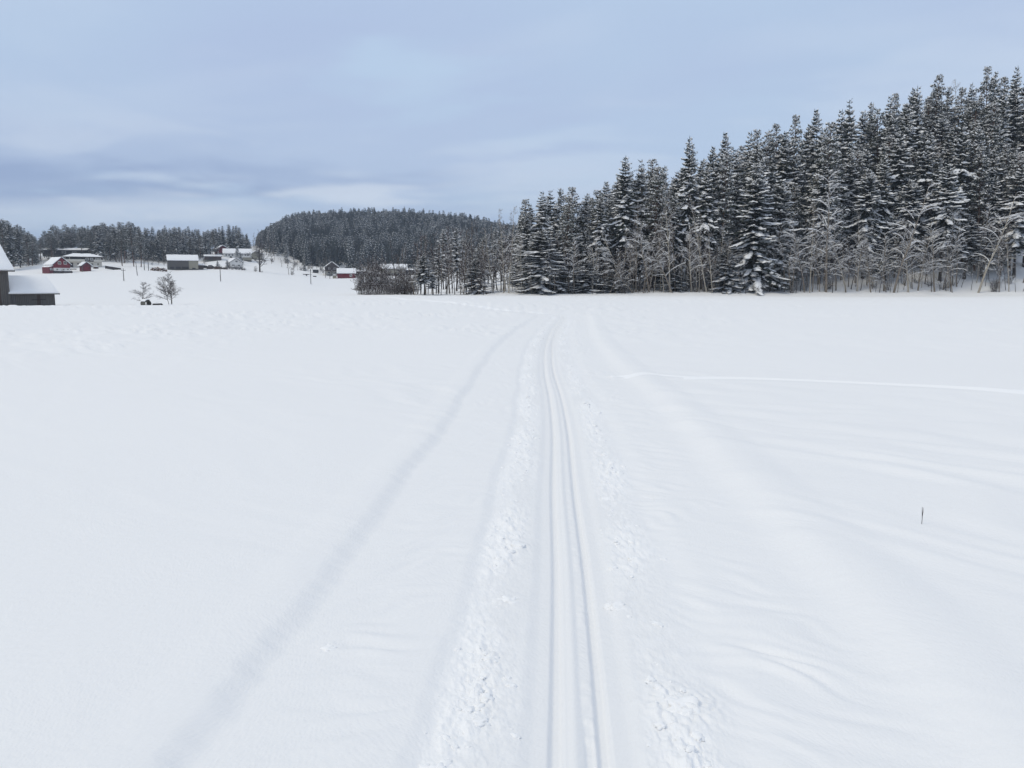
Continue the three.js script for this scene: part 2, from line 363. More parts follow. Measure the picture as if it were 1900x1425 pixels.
// lumps of loose snow
function lumpGeo(seed, det = 2) {
  const g0 = new THREE.IcosahedronGeometry(1, det), p = g0.attributes.position, v = new THREE.Vector3();
  for (let i = 0; i < p.count; i++) { v.fromBufferAttribute(p, i); const k = 1 + .30 * n3(v.x * 1.3 + seed, v.y * 1.3, v.z * 1.3) + .16 * n3(v.x * 3.1, v.y * 3.1 + seed, v.z * 3.1) + .08 * n3(v.x * 7, v.y * 7, v.z * 7 + seed); v.multiplyScalar(k); if (v.y < 0) { const e = 1 + .22 * Math.min(1, -v.y * 2); v.x *= e * 1.1; v.z *= e * 1.1; } p.setXYZ(i, v.x, v.y * .72, v.z); }
  const key = new Map(), idx = [], pp = [];
  for (let i = 0; i < p.count; i++) { const k = `${p.getX(i).toFixed(4)},${p.getY(i).toFixed(4)},${p.getZ(i).toFixed(4)}`; if (!key.has(k)) { key.set(k, pp.length / 3); pp.push(p.getX(i), p.getY(i), p.getZ(i)); } idx.push(key.get(k)); }
  const g = new THREE.BufferGeometry(); g.setAttribute('position', new THREE.Float32BufferAttribute(pp, 3)); g.setIndex(idx); g.computeVertexNormals(); return g;
}
clumpSpec.forEach((c, i) => {
  const geos = [], n = c.r > .05 ? 7 : 2, rr = mulberry(900 + i);
  for (let j = 0; j < n; j++) {
    const s = c.r * (j ? .22 + .38 * rr() : .8), a = rr() * 6.28, q = j ? c.r * (.4 + .7 * rr()) : 0;
    const g = lumpGeo(i * 7 + j + .5, j ? 2 : 4); g.scale(s * (1 + .3 * rr()), s * .6, s * (.8 + .3 * rr())); g.rotateY(rr() * 6);
    g.translate(Math.cos(a) * q, j ? -.005 : 0, Math.sin(a) * q); geos.push(g);
  }
  const m = new THREE.Mesh(mergeGeometries(geos), M.loose); m.name = numbered('snow_clump');
  m.position.set(c.x, groundAt(c.x, c.z) - c.r * .22, c.z); m.castShadow = m.receiveShadow = true;
  scene.add(tag(m, c.label, 'snow clump'));
});
{
  const protos = [1, 2, 3, 4, 5].map((s) => { const g = lumpGeo(s * 3.7, 2), p = g.attributes.position; for (let i = 0; i < p.count; i++) { const k = 1 + .12 * n3(p.getX(i) * 2.6, p.getY(i) * 2.6 + s, p.getZ(i) * 2.6); p.setXYZ(i, p.getX(i) * k, p.getY(i) * k, p.getZ(i) * k); } g.computeVertexNormals(); return g; }), geos = [], rr = mulberry(77);
  for (let i = 0; i < 3000; i++) {
    const l = 29.2 + rr() ** 1.7 * 34, t = trailLine[Math.round(clamp(l / trailLine[1399][2], 0, 1) * 1400)]; if (!t) continue;
    const side = rr() < .52 ? -1 : 1, s = side * (.24 + .42 * (rr() + rr()) / 2 + (rr() < .06 ? .3 * rr() : 0));
    const patch = n2b(s * 1.6 + 5, l * .42); if (patch < -.75 + 1.1 * rr()) continue;
    const i0 = trailLine.indexOf(t), a = trailLine[Math.max(0, i0 - 1)], b = trailLine[Math.min(1400, i0 + 1)], L = Math.hypot(b[0] - a[0], b[1] - a[1]);
    const x = t[0] - (b[1] - a[1]) / L * s, z = t[1] + (b[0] - a[0]) / L * s + (rr() - .5) * .2;
    const k = .005 + .020 * rr() ** 3.5 + (rr() < .035 ? .008 + .020 * rr() : 0), g = protos[i % 5].clone(); g.scale(k * (1 + .6 * rr()), k * .7, k); g.rotateY(rr() * 6); g.translate(x, groundAt(x, z) - k * .16, z); geos.push(g);
  }
  const m = new THREE.Mesh(mergeGeometries(geos), M.loose); m.name = 'loose_snow'; m.castShadow = m.receiveShadow = true;
  scene.add(tag(m, 'crumbs of loose snow scattered along both sides of the ski track', 'loose snow', null, 'stuff'));
}
// ------------------------------------------------------------------ mesh builder
class MB {
  constructor() { this.p = []; this.i = []; }
  v(x, y, z) { this.p.push(x, y, z); return this.p.length / 3 - 1; }
  tri(a, b, c) { this.i.push(a, b, c); }
  quad(a, b, c, d) { this.i.push(a, b, c, a, c, d); }
  // kite-shaped spray of needles from a along direction d, side vector s
  kite(a, d, s, len, wid) {
    const A = this.v(a.x, a.y, a.z), B = this.v(a.x + d.x * len * .55 + s.x * wid, a.y + d.y * len * .55 + s.y * wid, a.z + d.z * len * .55 + s.z * wid),
      C = this.v(a.x + d.x * len, a.y + d.y * len, a.z + d.z * len), D = this.v(a.x + d.x * len * .55 - s.x * wid, a.y + d.y * len * .55 - s.y * wid, a.z + d.z * len * .55 - s.z * wid);
    this.quad(A, B, C, D);
  }
  tube(pts, radii, sides, lift = 0, flat = 1) {
    let prev = null; const up = new THREE.Vector3(), t = new THREE.Vector3(), n = new THREE.Vector3(), b = new THREE.Vector3();
    for (let k = 0; k < pts.length; k++) {
      const a = pts[Math.max(0, k - 1)], c = pts[Math.min(pts.length - 1, k + 1)];
      t.subVectors(c, a).normalize(); up.set(0, 1, 0); if (Math.abs(t.y) > .95) up.set(1, 0, 0);
      n.crossVectors(t, up).normalize(); b.crossVectors(n, t);
      const ring = [], r = radii[k];
      for (let s = 0; s < sides; s++) { const q = s / sides * 6.28318, cx = Math.cos(q) * r, cy = Math.sin(q) * r * flat; ring.push(this.v(pts[k].x + n.x * cx + b.x * cy, pts[k].y + n.y * cx + b.y * cy + lift, pts[k].z + n.z * cx + b.z * cy)); }
      if (prev) for (let s = 0; s < sides; s++) this.quad(prev[s], prev[(s + 1) % sides], ring[(s + 1) % sides], ring[s]);
      prev = ring;
    }
  }
  // a lumpy pillow of snow along direction d
  pillow(c, d, len, wid, thick, rr) {
    const sx = -d.z, sz = d.x, l = Math.hypot(sx, sz) || 1, ux = sx / l, uz = sz / l, low = [], mid = [];
    for (let k = 0; k < 6; k++) {
      const q = k / 6 * 6.28318 + .3, j = .75 + .5 * rr(), a = Math.cos(q) * len * j, w = Math.sin(q) * wid * j;
      low.push(this.v(c.x + d.x * a + ux * w, c.y + d.y * a - thick * .25, c.z + d.z * a + uz * w));
      mid.push(this.v(c.x + d.x * a * .68 + ux * w * .7, c.y + d.y * a * .68 + thick * (.55 + .4 * rr()), c.z + d.z * a * .68 + uz * w * .7));
    }
    const top = this.v(c.x, c.y + thick * (.9 + .3 * rr()), c.z);
    for (let k = 0; k < 6; k++) { const n = (k + 1) % 6; this.quad(low[k], low[n], mid[n], mid[k]); this.tri(mid[k], mid[n], top); }
  }
  // snow lying along one spray: a low ridge with a soft top
  spray(a, d, s, len, wid, t) {
    const at = (q, w, u) => this.v(a.x + d.x * len * q + s.x * w, a.y + d.y * len * q + s.y * w + u, a.z + d.z * len * q + s.z * w);
    const A = at(.05, 0, .015), B = at(.5, wid, .012), C = at(1, 0, .01), D = at(.5, -wid, .012), E = at(.28, 0, t), F = at(.74, 0, t * .8);
    this.tri(A, E, B); this.tri(B, E, F); this.tri(B, F, C); this.tri(A, D, E); this.tri(D, F, E); this.tri(D, C, F);
  }
  geo(smooth = true) {
    let g = new THREE.BufferGeometry(); g.setAttribute('position', new THREE.Float32BufferAttribute(this.p, 3)); g.setIndex(this.i);
    if (!smooth) g = g.toNonIndexed();
    g.computeVertexNormals(); return g;
  }
}
const V = (x = 0, y = 0, z = 0) => new THREE.Vector3(x, y, z);

// Norway spruce with whorls of drooping branches and snow lying on them
function spruceProto(seed, o = {}) {
  const rr = mulberry(seed), r = (a, b) => a + (b - a) * rr();
  const Hh = 20, h0 = o.h0 ?? 1.0, Lm = (o.reach ?? 2.9) * 1.3, snowy = o.snow ?? .75, sparse = o.sparse ?? 1;
  const crown = new MB(), snow = new MB(), trunk = new MB();
  const tp = [], tr = []; for (let k = 0; k <= 8; k++) { const t = k / 8; tp.push(V(.12 * Math.sin(t * 5 + seed), t * Hh - .3, .12 * Math.cos(t * 4 + seed))); tr.push(lerp(.21, .025, t ** .8) + (k ? 0 : .06)); }
  trunk.tube(tp, tr, 6);
  for (let h = h0; h < Hh - .25;) {
    const rel = (h - h0) / (Hh - h0);
    const prof = (1 - rel) ** (o.taper ?? .58) * (1 - .28 * sstep(.72, .95, rel)) * (.86 + .14 * Math.sin(rel * 22 + seed)) * (rel < .12 ? .75 + 2 * rel : 1);
    const n = Math.round((rel > .9 ? 5 : 7) * sparse + r(-.6, .9)), off = r(0, 6.28);
    for (let k = 0; k < n; k++) {
      const L = Lm * prof * r(.5, 1.18) + .16; if (rr() > .9 && rel < .8) continue;
      const phi = off + k / n * 6.283 + r(-.3, .3), cx = Math.cos(phi), cz = Math.sin(phi), sx = -cz, sz = cx;
      const a = lerp(-.44, .62, rel ** 1.5) + r(-.2, .2) - (o.droop ?? .1), b = lerp(-.30, -.02, rel) * r(.5, 1.2), tip = lerp(.22, .05, rel), hb = h + r(-.65, .65) * (1 - .6 * rel);
      const at = (t) => V(cx * L * t + sx * L * .07 * Math.sin(t * 4 + phi * 3), hb + L * (a * t + b * t * t + tip * t ** 5), cz * L * t + sz * L * .07 * Math.sin(t * 4 + phi * 3));
      const step = clamp(.19 / L, .05, .34), laden = rr() < snowy * (.72 + .28 * Math.sin(h * 1.1 + phi * 1.3 + seed)) ? .95 : .45 * snowy;
      if (L > .8) crown.tube([at(0), at(.5), at(1)], [.035, .02, .008], 3);
      for (let t = .10; t < 1.001; t += step) {
        const p = at(t), q = at(Math.min(1.05, t + .05)), f = q.sub(at(t - .001)).normalize();
        const w = clamp((1.02 - t) * .50 * L + .14, .16, .68) * r(.8, 1.2);
        for (const sd of [-1, 1]) {
          const d = V(f.x * .62 + sx * sd * .78, f.y * .6 - .16 + r(-.14, .1), f.z * .62 + sz * sd * .78).normalize();
          const sv = V(f.x - d.x * .62, .18 * sd, f.z - d.z * .62).normalize();
          crown.kite(p, d, sv, w, w * .17 + .035);
          if (rr() < .62) { const dn = V(d.x * .45, -.9, d.z * .45).normalize(); crown.kite(V(p.x + d.x * w * .35, p.y + d.y * w * .35, p.z + d.z * w * .35), dn, V(f.x, 0, f.z), r(.16, .40) * (1 - .5 * rel), .075); }
          if (rr() < laden && t > .22) snow.spray(p, d, sv, w * r(.8, 1.02), w * .23 + .05, r(.06, .12));
        }
      }
      crown.kite(at(.92), at(1).sub(at(.9)).normalize(), V(sx, 0, sz), .28, .06);
      // and heaped along the outer part of the bough itself
      if (laden > .5 && L > .5) for (let j = 0, m = L > 1.6 ? 4 : 2; j < m; j++) {
        const t = r(.45, 1.0), p = at(t), f = at(Math.min(1.05, t + .06)).sub(at(t - .06)).normalize();
        p.y += .04; snow.pillow(p, f, clamp(L * r(.10, .22), .14, .6), clamp(L * r(.05, .10), .09, .26), r(.08, .17), rr);
      }
    }
    h += r(.30, .52) * (1 + .35 * (1 - rel)) / (o.dense ?? 1);
  }
  crown.kite(V(tp[8].x, Hh - .6, tp[8].z), V(0, 1, 0), V(1, 0, 0), .75, .05); crown.kite(V(tp[8].x, Hh - .6, tp[8].z), V(0, 1, 0), V(0, 0, 1), .75, .05);
  return { H: Hh, trunk: trunk.geo(), crown: crown.geo(false), snow: snow.geo() };
}
// Scots pine: bare lower trunk, clumped crown
function pineProto(seed, o = {}) {
  const rr = mulberry(seed), r = (a, b) => a + (b - a) * rr(), Hh = 20, h0 = o.h0 ?? 8, snowy = o.snow ?? .6;
  const crown = new MB(), snow = new MB(), trunk = new MB(), tp = [], tr = [];
  for (let k = 0; k <= 8; k++) { const t = k / 8; tp.push(V(.3 * Math.sin(t * 3 + seed), t * (Hh - .6) - .3, .3 * Math.cos(t * 3.3 + seed))); tr.push(lerp(.22, .04, t)); }
  trunk.tube(tp, tr, 6);
  const clump = (c, s) => {
    for (let k = 0; k < 20; k++) {
      const d = V(r(-1, 1), r(-.45, 1), r(-1, 1)).normalize(), sv = V(r(-1, 1), r(-1, 1), r(-1, 1)).cross(d).normalize();
      const o3 = V(c.x + d.x * s * .15, c.y + d.y * s * .1, c.z + d.z * s * .15), ln = s * r(.6, 1.05), wd = s * r(.10, .18);
      crown.kite(o3, d, sv, ln, wd); if (d.y > -.25 && rr() < snowy * .9) snow.spray(V(o3.x, o3.y + .02, o3.z), d, V(sv.x, sv.y * .4, sv.z), ln * .95, wd * 1.1 + .02, r(.04, .09));
    }
    if (rr() < snowy * .7) snow.pillow(V(c.x + r(-.1, .1), c.y + s * .32, c.z + r(-.1, .1)), V(r(-1, 1), 0, r(-1, 1)).normalize(), s * r(.35, .7), s * r(.25, .45), s * r(.16, .30), rr);
    if (rr() < snowy * .25) snow.pillow(V(c.x + r(-.5, .5) * s, c.y + s * .1, c.z + r(-.5, .5) * s), V(r(-1, 1), -.1, r(-1, 1)).normalize(), s * r(.25, .45), s * r(.15, .28), s * r(.1, .2), rr);
  };
  for (let h = h0; h < Hh - .4; h += r(.32, .55)) {
    const rel = (h - h0) / (Hh - h0), n = rel > .85 ? 4 : 5, off = r(0, 6.28), tx = .3 * Math.sin(h / Hh * 3 + seed), tz = .3 * Math.cos(h / Hh * 3.3 + seed);
    const prof = (1 - rel) ** .8 * (.45 + .55 * sstep(0, .25, rel)) * 1.2;
    for (let k = 0; k < n; k++) {
      if (rr() < (o.gap ?? .22)) continue;
      const L = (o.reach ?? 2.3) * 1.22 * prof * r(.5, 1.15) + .2, phi = off + k / n * 6.283 + r(-.4, .4), a = lerp(-.05, .75, rel) + r(-.15, .15);
      const at = (t) => V(tx + Math.cos(phi) * L * t, h + L * (a * t - .12 * t * t), tz + Math.sin(phi) * L * t);
      trunk.tube([at(0), at(.55), at(1)], [.045, .028, .012], 3);
      clump(at(1), r(.42, .68) * (1 - .45 * rel)); if (L > .9) clump(at(.72).add(V(r(-.25, .25), .05, r(-.25, .25))), r(.38, .6)); if (L > 1.6) clump(at(.45).add(V(r(-.3, .3), .05, r(-.3, .3))), r(.34, .52));
    }
  }
  clump(V(tx0(seed), Hh - .75, tz0(seed)), .34); trunk.tube([V(tx0(seed), Hh - .8, tz0(seed)), V(tx0(seed), Hh + .1, tz0(seed))], [.04, .012], 4);
  return { H: Hh, trunk: trunk.geo(), crown: crown.geo(false), snow: snow.geo() };
}
const tx0 = (s) => .3 * Math.sin(3 + s), tz0 = (s) => .3 * Math.cos(3.3 + s);

// bare broadleaf tree; snow lies along the upper side of every limb that is not steep
function bareProto(seed, o = {}) {
  const rr = mulberry(seed), r = (a, b) => a + (b - a) * rr();
  const wood = new MB(), twig = new MB(), snow = new MB(), Hh = o.H ?? 16, snowy = o.snow ?? .9, stems = o.stems ?? 1, levels = o.levels ?? 3;
  const limb = (p0, d0, len, r0, lev) => {
    const n = lev === 0 ? 9 : lev === 1 ? 6 : 3, pts = [p0.clone()], rad = [r0], p = p0.clone(), d = d0.clone();
    for (let k = 1; k <= n; k++) {
      const wob = lev === 0 ? (o.wander ?? .05) : .13;
      d.x += r(-wob, wob); d.z += r(-wob, wob); d.y += lev === 0 ? .03 : lev === 1 ? (o.arch ?? -.02) : (o.hang ?? .0) + r(-.1, .1);
      d.normalize(); p.addScaledVector(d, len / n); pts.push(p.clone()); rad.push(lerp(r0, lev === 0 ? r0 * .12 : r0 * .25, k / n));
    }
    (lev < 2 ? wood : twig).tube(pts, rad, lev === 0 ? 6 : lev === 1 ? 4 : 3);
    if (lev > 0 && lev < 3) {
      for (let k = 0; k < n; k++) { const a = pts[k], b = pts[k + 1], sl = Math.abs(b.y - a.y) / a.distanceTo(b); if (sl < .86 && rr() < snowy) { const w = (lev === 1 ? .055 : .03) * Math.min(o.fat ?? 1, 1.1) * (o.thin ?? 1); if (lev === 2 && rr() < .5) continue; snow.tube([a, b], [rad[k] * .75 + w * (1 - sl * .55), rad[k + 1] * .75 + w * (1 - sl * .55)], 4, rad[k] * .7 + w * .7, .9); } }
    } else if (lev === 0 && o.leanSnow) {
      for (let k = 2; k < n; k++) { const a = pts[k], b = pts[k + 1]; snow.tube([a, b], [rad[k] * .6, rad[k + 1] * .6], 4, 0); }
    } else if (lev === 3 && rr() < snowy * .15) snow.tube([pts[0], pts[n]], [.016, .012], 3, .018);
    if (lev >= levels) return;
    const m = lev === 0 ? (o.limbs ?? 16) : lev === 1 ? (o.twigs ?? 9) : 5;
    for (let k = 0; k < m; k++) {
      const t = lev === 0 ? lerp(o.first ?? .22, .98, (k + rr() * .8) / m) : r(.18, 1), f = t * n, i = Math.min(n - 1, Math.floor(f)), q = pts[i].clone().lerp(pts[i + 1], f - i);
      const dir = pts[i + 1].clone().sub(pts[i]).normalize(), side = V(r(-1, 1), r(-.6, .6), r(-1, 1)).cross(dir).normalize();
      const ang = lev === 0 ? lerp(o.wide ?? 1.15, .45, t) + r(-.15, .15) : r(.5, .95);
      const nd = dir.multiplyScalar(Math.cos(ang)).addScaledVector(side, Math.sin(ang)).normalize();
      const l = lev === 0 ? (o.spread ?? .34) * Hh * (1.05 - t * .72) * r(.6, 1.1) : lev === 1 ? len * .42 * (1.1 - t * .6) * r(.6, 1.15) : len * .55 * r(.5, 1.1);
      limb(q, nd, l, Math.max(lev === 0 ? r0 * .38 * (1.1 - t) + .012 : r0 * (lev === 1 ? .42 : .5), (lev === 2 ? .008 : .013) * (o.fat ?? 1)), lev + 1);
    }
  };
  for (let s = 0; s < stems; s++) {
    const a = s / stems * 6.28 + r(0, 1), tilt = stems > 1 ? r(.08, o.tilt ?? .28) : .02;
    limb(V(Math.cos(a) * .18 * (stems > 1), -.3, Math.sin(a) * .18 * (stems > 1)), V(Math.cos(a) * tilt, 1, Math.sin(a) * tilt).normalize(), (Hh + .3) * (stems > 1 ? r(.7, 1) : 1), (o.girth ?? .13) * (stems > 1 ? r(.6, 1) : 1), 0);
  }
  return { H: Hh, trunk: wood.geo(), twigs: twig.p.length ? twig.geo() : null, snow: snow.geo() };
}

const SPRUCE = [
  spruceProto(1, { reach: 2.7, snow: .85, h0: 7 }), spruceProto(2, { reach: 3.2, snow: .9, taper: .52, dense: 1.05 }), spruceProto(3, { reach: 2.4, snow: .7, droop: .16, h0: 8 }), spruceProto(4, { reach: 3.0, snow: .95, droop: .2, taper: .58 }),
  spruceProto(5, { reach: 2.2, snow: .6, h0: 7, sparse: .9 }), spruceProto(6, { reach: 2.8, snow: .75, h0: 8, droop: .05 }), spruceProto(7, { reach: 3.5, snow: 1, taper: .5, droop: .22 }),
];
const PINE = [pineProto(21, { h0: 7, snow: .75 }), pineProto(22, { h0: 5, snow: .9, reach: 2.1, gap: .12 }), pineProto(23, { h0: 9, snow: .5, reach: 2.6 }), pineProto(24, { h0: 3, snow: .95, reach: 2.3, gap: .1 })];
const SPRUCE_HIGH = [spruceProto(14, { reach: 3.1, snow: 1, h0: 6.5, taper: .5, droop: .2 }), spruceProto(15, { reach: 2.9, snow: .95, h0: 7.5, taper: .55, droop: .15 })];
const SPRUCE_FAR = [spruceProto(11, { reach: 2.6, snow: .35, h0: 3 }), spruceProto(12, { reach: 2.9, snow: .45, h0: 2 }), spruceProto(13, { reach: 2.3, snow: .3, h0: 4 })];
const PINE_FAR = [pineProto(26, { h0: 8, snow: .32, reach: 2.6 }), pineProto(27, { h0: 6.5, snow: .4, reach: 2.5, gap: .15 }), pineProto(28, { h0: 9.5, snow: .28, reach: 2.9 })];
const BARE = {
  aspen: [bareProto(31, { H: 16, spread: .32, first: .34, arch: -.15, wide: .8, girth: .15, limbs: 20, twigs: 8, wander: .06, fat: 1.05 }), bareProto(32, { H: 16, spread: .38, first: .28, arch: -.18, wide: .75, limbs: 19, girth: .15, twigs: 8, wander: .08, fat: 1.05 }), bareProto(33, { H: 16, spread: .30, first: .4, arch: -.12, wide: .9, limbs: 18, wander: .11, girth: .14, twigs: 8, fat: 1.05 }), bareProto(34, { H: 16, spread: .34, first: .22, arch: -.2, wide: .7, limbs: 18, wander: .1, girth: .14, twigs: 8, fat: 1.05 })],
  birch: [bareProto(41, { H: 17, spread: .20, first: .28, arch: .03, hang: -.08, wide: .8, limbs: 20, girth: .11, thin: .7, snow: .55 }), bareProto(42, { H: 17, spread: .24, first: .22, arch: .0, hang: -.14, wide: .9, limbs: 20, girth: .1, wander: .07, thin: .7, snow: .55 })],
  grove: [bareProto(45, { H: 11, spread: .22, first: .25, limbs: 20, twigs: 9, girth: .12, fat: 1.4, thin: .5, snow: .3, arch: .02 }), bareProto(46, { H: 11, spread: .26, first: .2, limbs: 20, twigs: 9, girth: .11, fat: 1.4, thin: .5, snow: .35, arch: -.02, wander: .08 }), bareProto(47, { H: 11, spread: .2, first: .3, limbs: 18, twigs: 9, girth: .12, fat: 1.5, thin: .45, snow: .25, arch: .04 })],
  sapling: [bareProto(51, { H: 7, spread: .34, first: .4, limbs: 8, twigs: 5, levels: 2, girth: .06, wander: .1, snow: .45, fat: 1.2, thin: .7 }), bareProto(52, { H: 7, spread: .28, first: .45, limbs: 7, twigs: 5, levels: 2, girth: .055, wander: .14, snow: .4, fat: 1.2, thin: .7 }), bareProto(53, { H: 7, spread: .42, first: .3, limbs: 9, twigs: 6, levels: 2, girth: .065, arch: -.08, snow: .5, fat: 1.2, thin: .7 })],
  bush: [bareProto(61, { H: 4, stems: 6, spread: .34, first: .12, limbs: 8, twigs: 7, levels: 2, girth: .04, snow: .22, tilt: .5, thin: .6 }), bareProto(62, { H: 4, stems: 8, spread: .30, first: .1, limbs: 7, twigs: 6, levels: 2, girth: .035, snow: .18, tilt: .35, thin: .6 })],
  thicket: [bareProto(65, { H: 9, stems: 5, spread: .22, first: .2, limbs: 10, twigs: 7, levels: 3, girth: .06, snow: .3, tilt: .22, fat: 1.7, thin: .55 }), bareProto(66, { H: 9, stems: 4, spread: .26, first: .15, limbs: 11, twigs: 7, levels: 3, girth: .06, snow: .35, tilt: .3, fat: 1.7, thin: .55 })],
  round: [bareProto(71, { H: 12, spread: .56, first: .2, limbs: 26, twigs: 12, levels: 3, girth: .27, arch: .05, wide: .82, snow: .05, wander: .04, fat: 2.6 })],
  far: [bareProto(91, { H: 14, spread: .3, first: .2, limbs: 14, twigs: 8, levels: 3, girth: .22, snow: .2, fat: 3 }), bareProto(92, { H: 14, spread: .24, first: .3, limbs: 15, twigs: 8, levels: 3, girth: .2, arch: .04, snow: .15, fat: 3 })],
  shrub: [bareProto(93, { H: 4, stems: 6, spread: .34, first: .12, limbs: 8, twigs: 7, levels: 2, girth: .1, snow: .2, tilt: .5, fat: 3 })],
  fieldA: [bareProto(81, { H: 5, stems: 3, spread: .46, first: .28, limbs: 24, twigs: 12, levels: 3, girth: .06, arch: -.03, snow: .1, tilt: .2, wide: 1.0, fat: .75, thin: .5 })],
  fieldB: [bareProto(82, { H: 4, stems: 1, spread: .6, first: .26, limbs: 26, twigs: 12, levels: 3, girth: .055, arch: -.07, snow: .1, wander: .06, wide: 1.0, fat: .7, thin: .5 })],
};
const protoGroups = new Map();
function treeProto(p, mats) {
  const key = mats.map((m) => m.uuid).join(); let byKey = protoGroups.get(p); if (!byKey) protoGroups.set(p, byKey = new Map());
  if (!byKey.has(key)) {
    const g = new THREE.Group();
    if (p.crown) { part('trunk', p.trunk, mats[0], g); const c = part('crown', p.crown, mats[1], g); part('snow', p.snow, M.treeSnow, c, 'stuff'); }
    else { const t = part('trunk', p.trunk, mats[0], g); if (p.twigs) part('twigs', p.twigs, mats[1], t, 'stuff'); part('snow', p.snow, M.treeSnow, t, 'stuff'); }
    byKey.set(key, g);
  }
  return byKey.get(key);
}
const allTrees = [];
function plant(name, p, mats, pos, height, girth, o = {}) {
  const t = treeProto(p, mats).clone(); t.name = numbered(name);
  const k = height / p.H; t.position.copy(pos); t.position.y -= .1;
  t.scale.set(girth, k, girth); t.rotation.set(o.tiltX ?? 0, o.turn ?? R(0, 6.28), o.tiltZ ?? 0, 'ZXY');
  scene.add(t); tag(t, o.label, o.category, o.group);
  allTrees.push({ t, ...o }); return t;
}
const NEEDLES = [M.needleA, M.needleB, M.needleA, M.needleC];

// outline of the forest on the right: column, row of the tree tops
const TOPS = [[930, 425], [960, 395], [975, 368], [1000, 355], [1020, 350], [1060, 350], [1100, 352], [1120, 345], [1140, 320], [1155, 290], [1172, 325], [1187, 298], [1212, 294], [1240, 310], [1275, 253], [1300, 290], [1340, 250], [1360, 262], [1380, 246], [1420, 240], [1440, 230], [1465, 217], [1490, 228], [1510, 204], [1530, 210], [1572, 186], [1600, 200], [1640, 178], [1690, 160], [1720, 140], [1750, 165], [1785, 150], [1818, 122], [1845, 138], [1865, 122], [1890, 122], [2100, 110]];
const topRow = (px) => { let i = 0; while (i < TOPS.length - 2 && px > TOPS[i + 1][0]) i++; return lerp(TOPS[i][1], TOPS[i + 1][1], clamp((px - TOPS[i][0]) / (TOPS[i + 1][0] - TOPS[i][0]), 0, 1)); };

// --- skyline trees of the right-hand forest, read off the photograph one by one: column, row of the top, distance, kind
const NTH_ONES = ['first', 'second', 'third', 'fourth', 'fifth', 'sixth', 'seventh', 'eighth', 'ninth', 'tenth', 'eleventh', 'twelfth', 'thirteenth', 'fourteenth', 'fifteenth', 'sixteenth', 'seventeenth', 'eighteenth', 'nineteenth', 'twentieth', 'twenty-first', 'twenty-second', 'twenty-third', 'twenty-fourth', 'twenty-fifth', 'twenty-sixth', 'twenty-seventh', 'twenty-eighth', 'twenty-ninth', 'thirtieth', 'thirty-first', 'thirty-second', 'thirty-third', 'thirty-fourth', 'thirty-fifth', 'thirty-sixth', 'thirty-seventh', 'thirty-eighth', 'thirty-ninth', 'fortieth', 'forty-first', 'forty-second', 'forty-third', 'forty-fourth', 'forty-fifth', 'forty-sixth', 'forty-seventh', 'forty-eighth', 'forty-ninth', 'fiftieth'];
const NTH = NTH_ONES;
const SKYLINE = [
  [977, 368, 131, 'p'], [1004, 353, 128, 's'], [1024, 352, 136, 's'], [1043, 348, 138, 's'], [1064, 346, 131, 'p'], [1088, 357, 140, 's'], [1104, 352, 138, 'p'], [1121, 337, 136, 's'], [1156, 287, 129, 's', 'dark pointed spruce rising alone above its neighbours where the right forest starts to climb'],
  [1187, 295, 131, 's', 'slim dark spruce just right of the lone pointed one on the climbing skyline'], [1211, 293, 133, 'p'], [1228, 306, 136, 's'], [1275, 252, 129, 's', 'broad dark bushy-topped spruce standing out darkest on the middle of the forest skyline'], [1318, 272, 136, 's'], [1340, 247, 132, 's', 'yellowish tall spruce right of the broad dark one on the forest skyline'], [1381, 243, 138, 's'], [1398, 240, 136, 'p'], [1418, 240, 138, 'p'], [1440, 228, 141, 'p'],
  [1466, 214, 138, 'p'], [1486, 232, 143, 's'], [1510, 202, 138, 's', 'dark slender spruce with an open top over the right half of the forest'], [1547, 203, 141, 's'], [1572, 183, 139, 's', 'tall pointed spruce with tiered snowy branches in the right half of the forest'], [1596, 203, 146, 's'], [1609, 188, 149, 's'], [1640, 177, 149, 's'], [1651, 173, 150, 'p'], [1675, 164, 147, 's'], [1692, 158, 143, 's'], [1721, 139, 148, 'p', 'bushy snow-dusted pine left of the gap where a bare birch top shows'], [1745, 160, 151, 's'], [1760, 163, 149, 'p'],
  [1790, 153, 151, 's'], [1817, 122, 145, 'p', 'highest bushy conifer top on the right skyline, right of the bare birch top'], [1835, 134, 149, 's'], [1864, 121, 151, 's'], [1889, 122, 147, 's'],
];
SKYLINE.forEach(([px, row, d, k, special], i) => {
  const pos = spot(px, d), Ht = Math.min(heightTo(row, d) - pos.y, 29);
  const p = k === 's' ? SPRUCE[[0, 2, 4, 5, 3, 2, 0][i % 7]] : PINE[[1, 3, 0, 1][i % 4]];
  plant(k === 's' ? 'spruce_tree' : 'pine_tree', p, [k === 's' ? M.barkDark : M.barkPine, i === 12 || i === 8 ? M.needleA : NEEDLES[i % 4]], pos, Ht, R(.88, 1.14), {
    tiltZ: R(-.03, .03), tiltX: R(-.02, .02),
    label: special ?? `snowy ${k === 's' ? 'spruce' : 'pine'} whose top is the ${NTH[i]} from the left on the right forest skyline`, category: k === 's' ? 'spruce' : 'pine', group: 'conifers on the skyline of the right forest' });
});
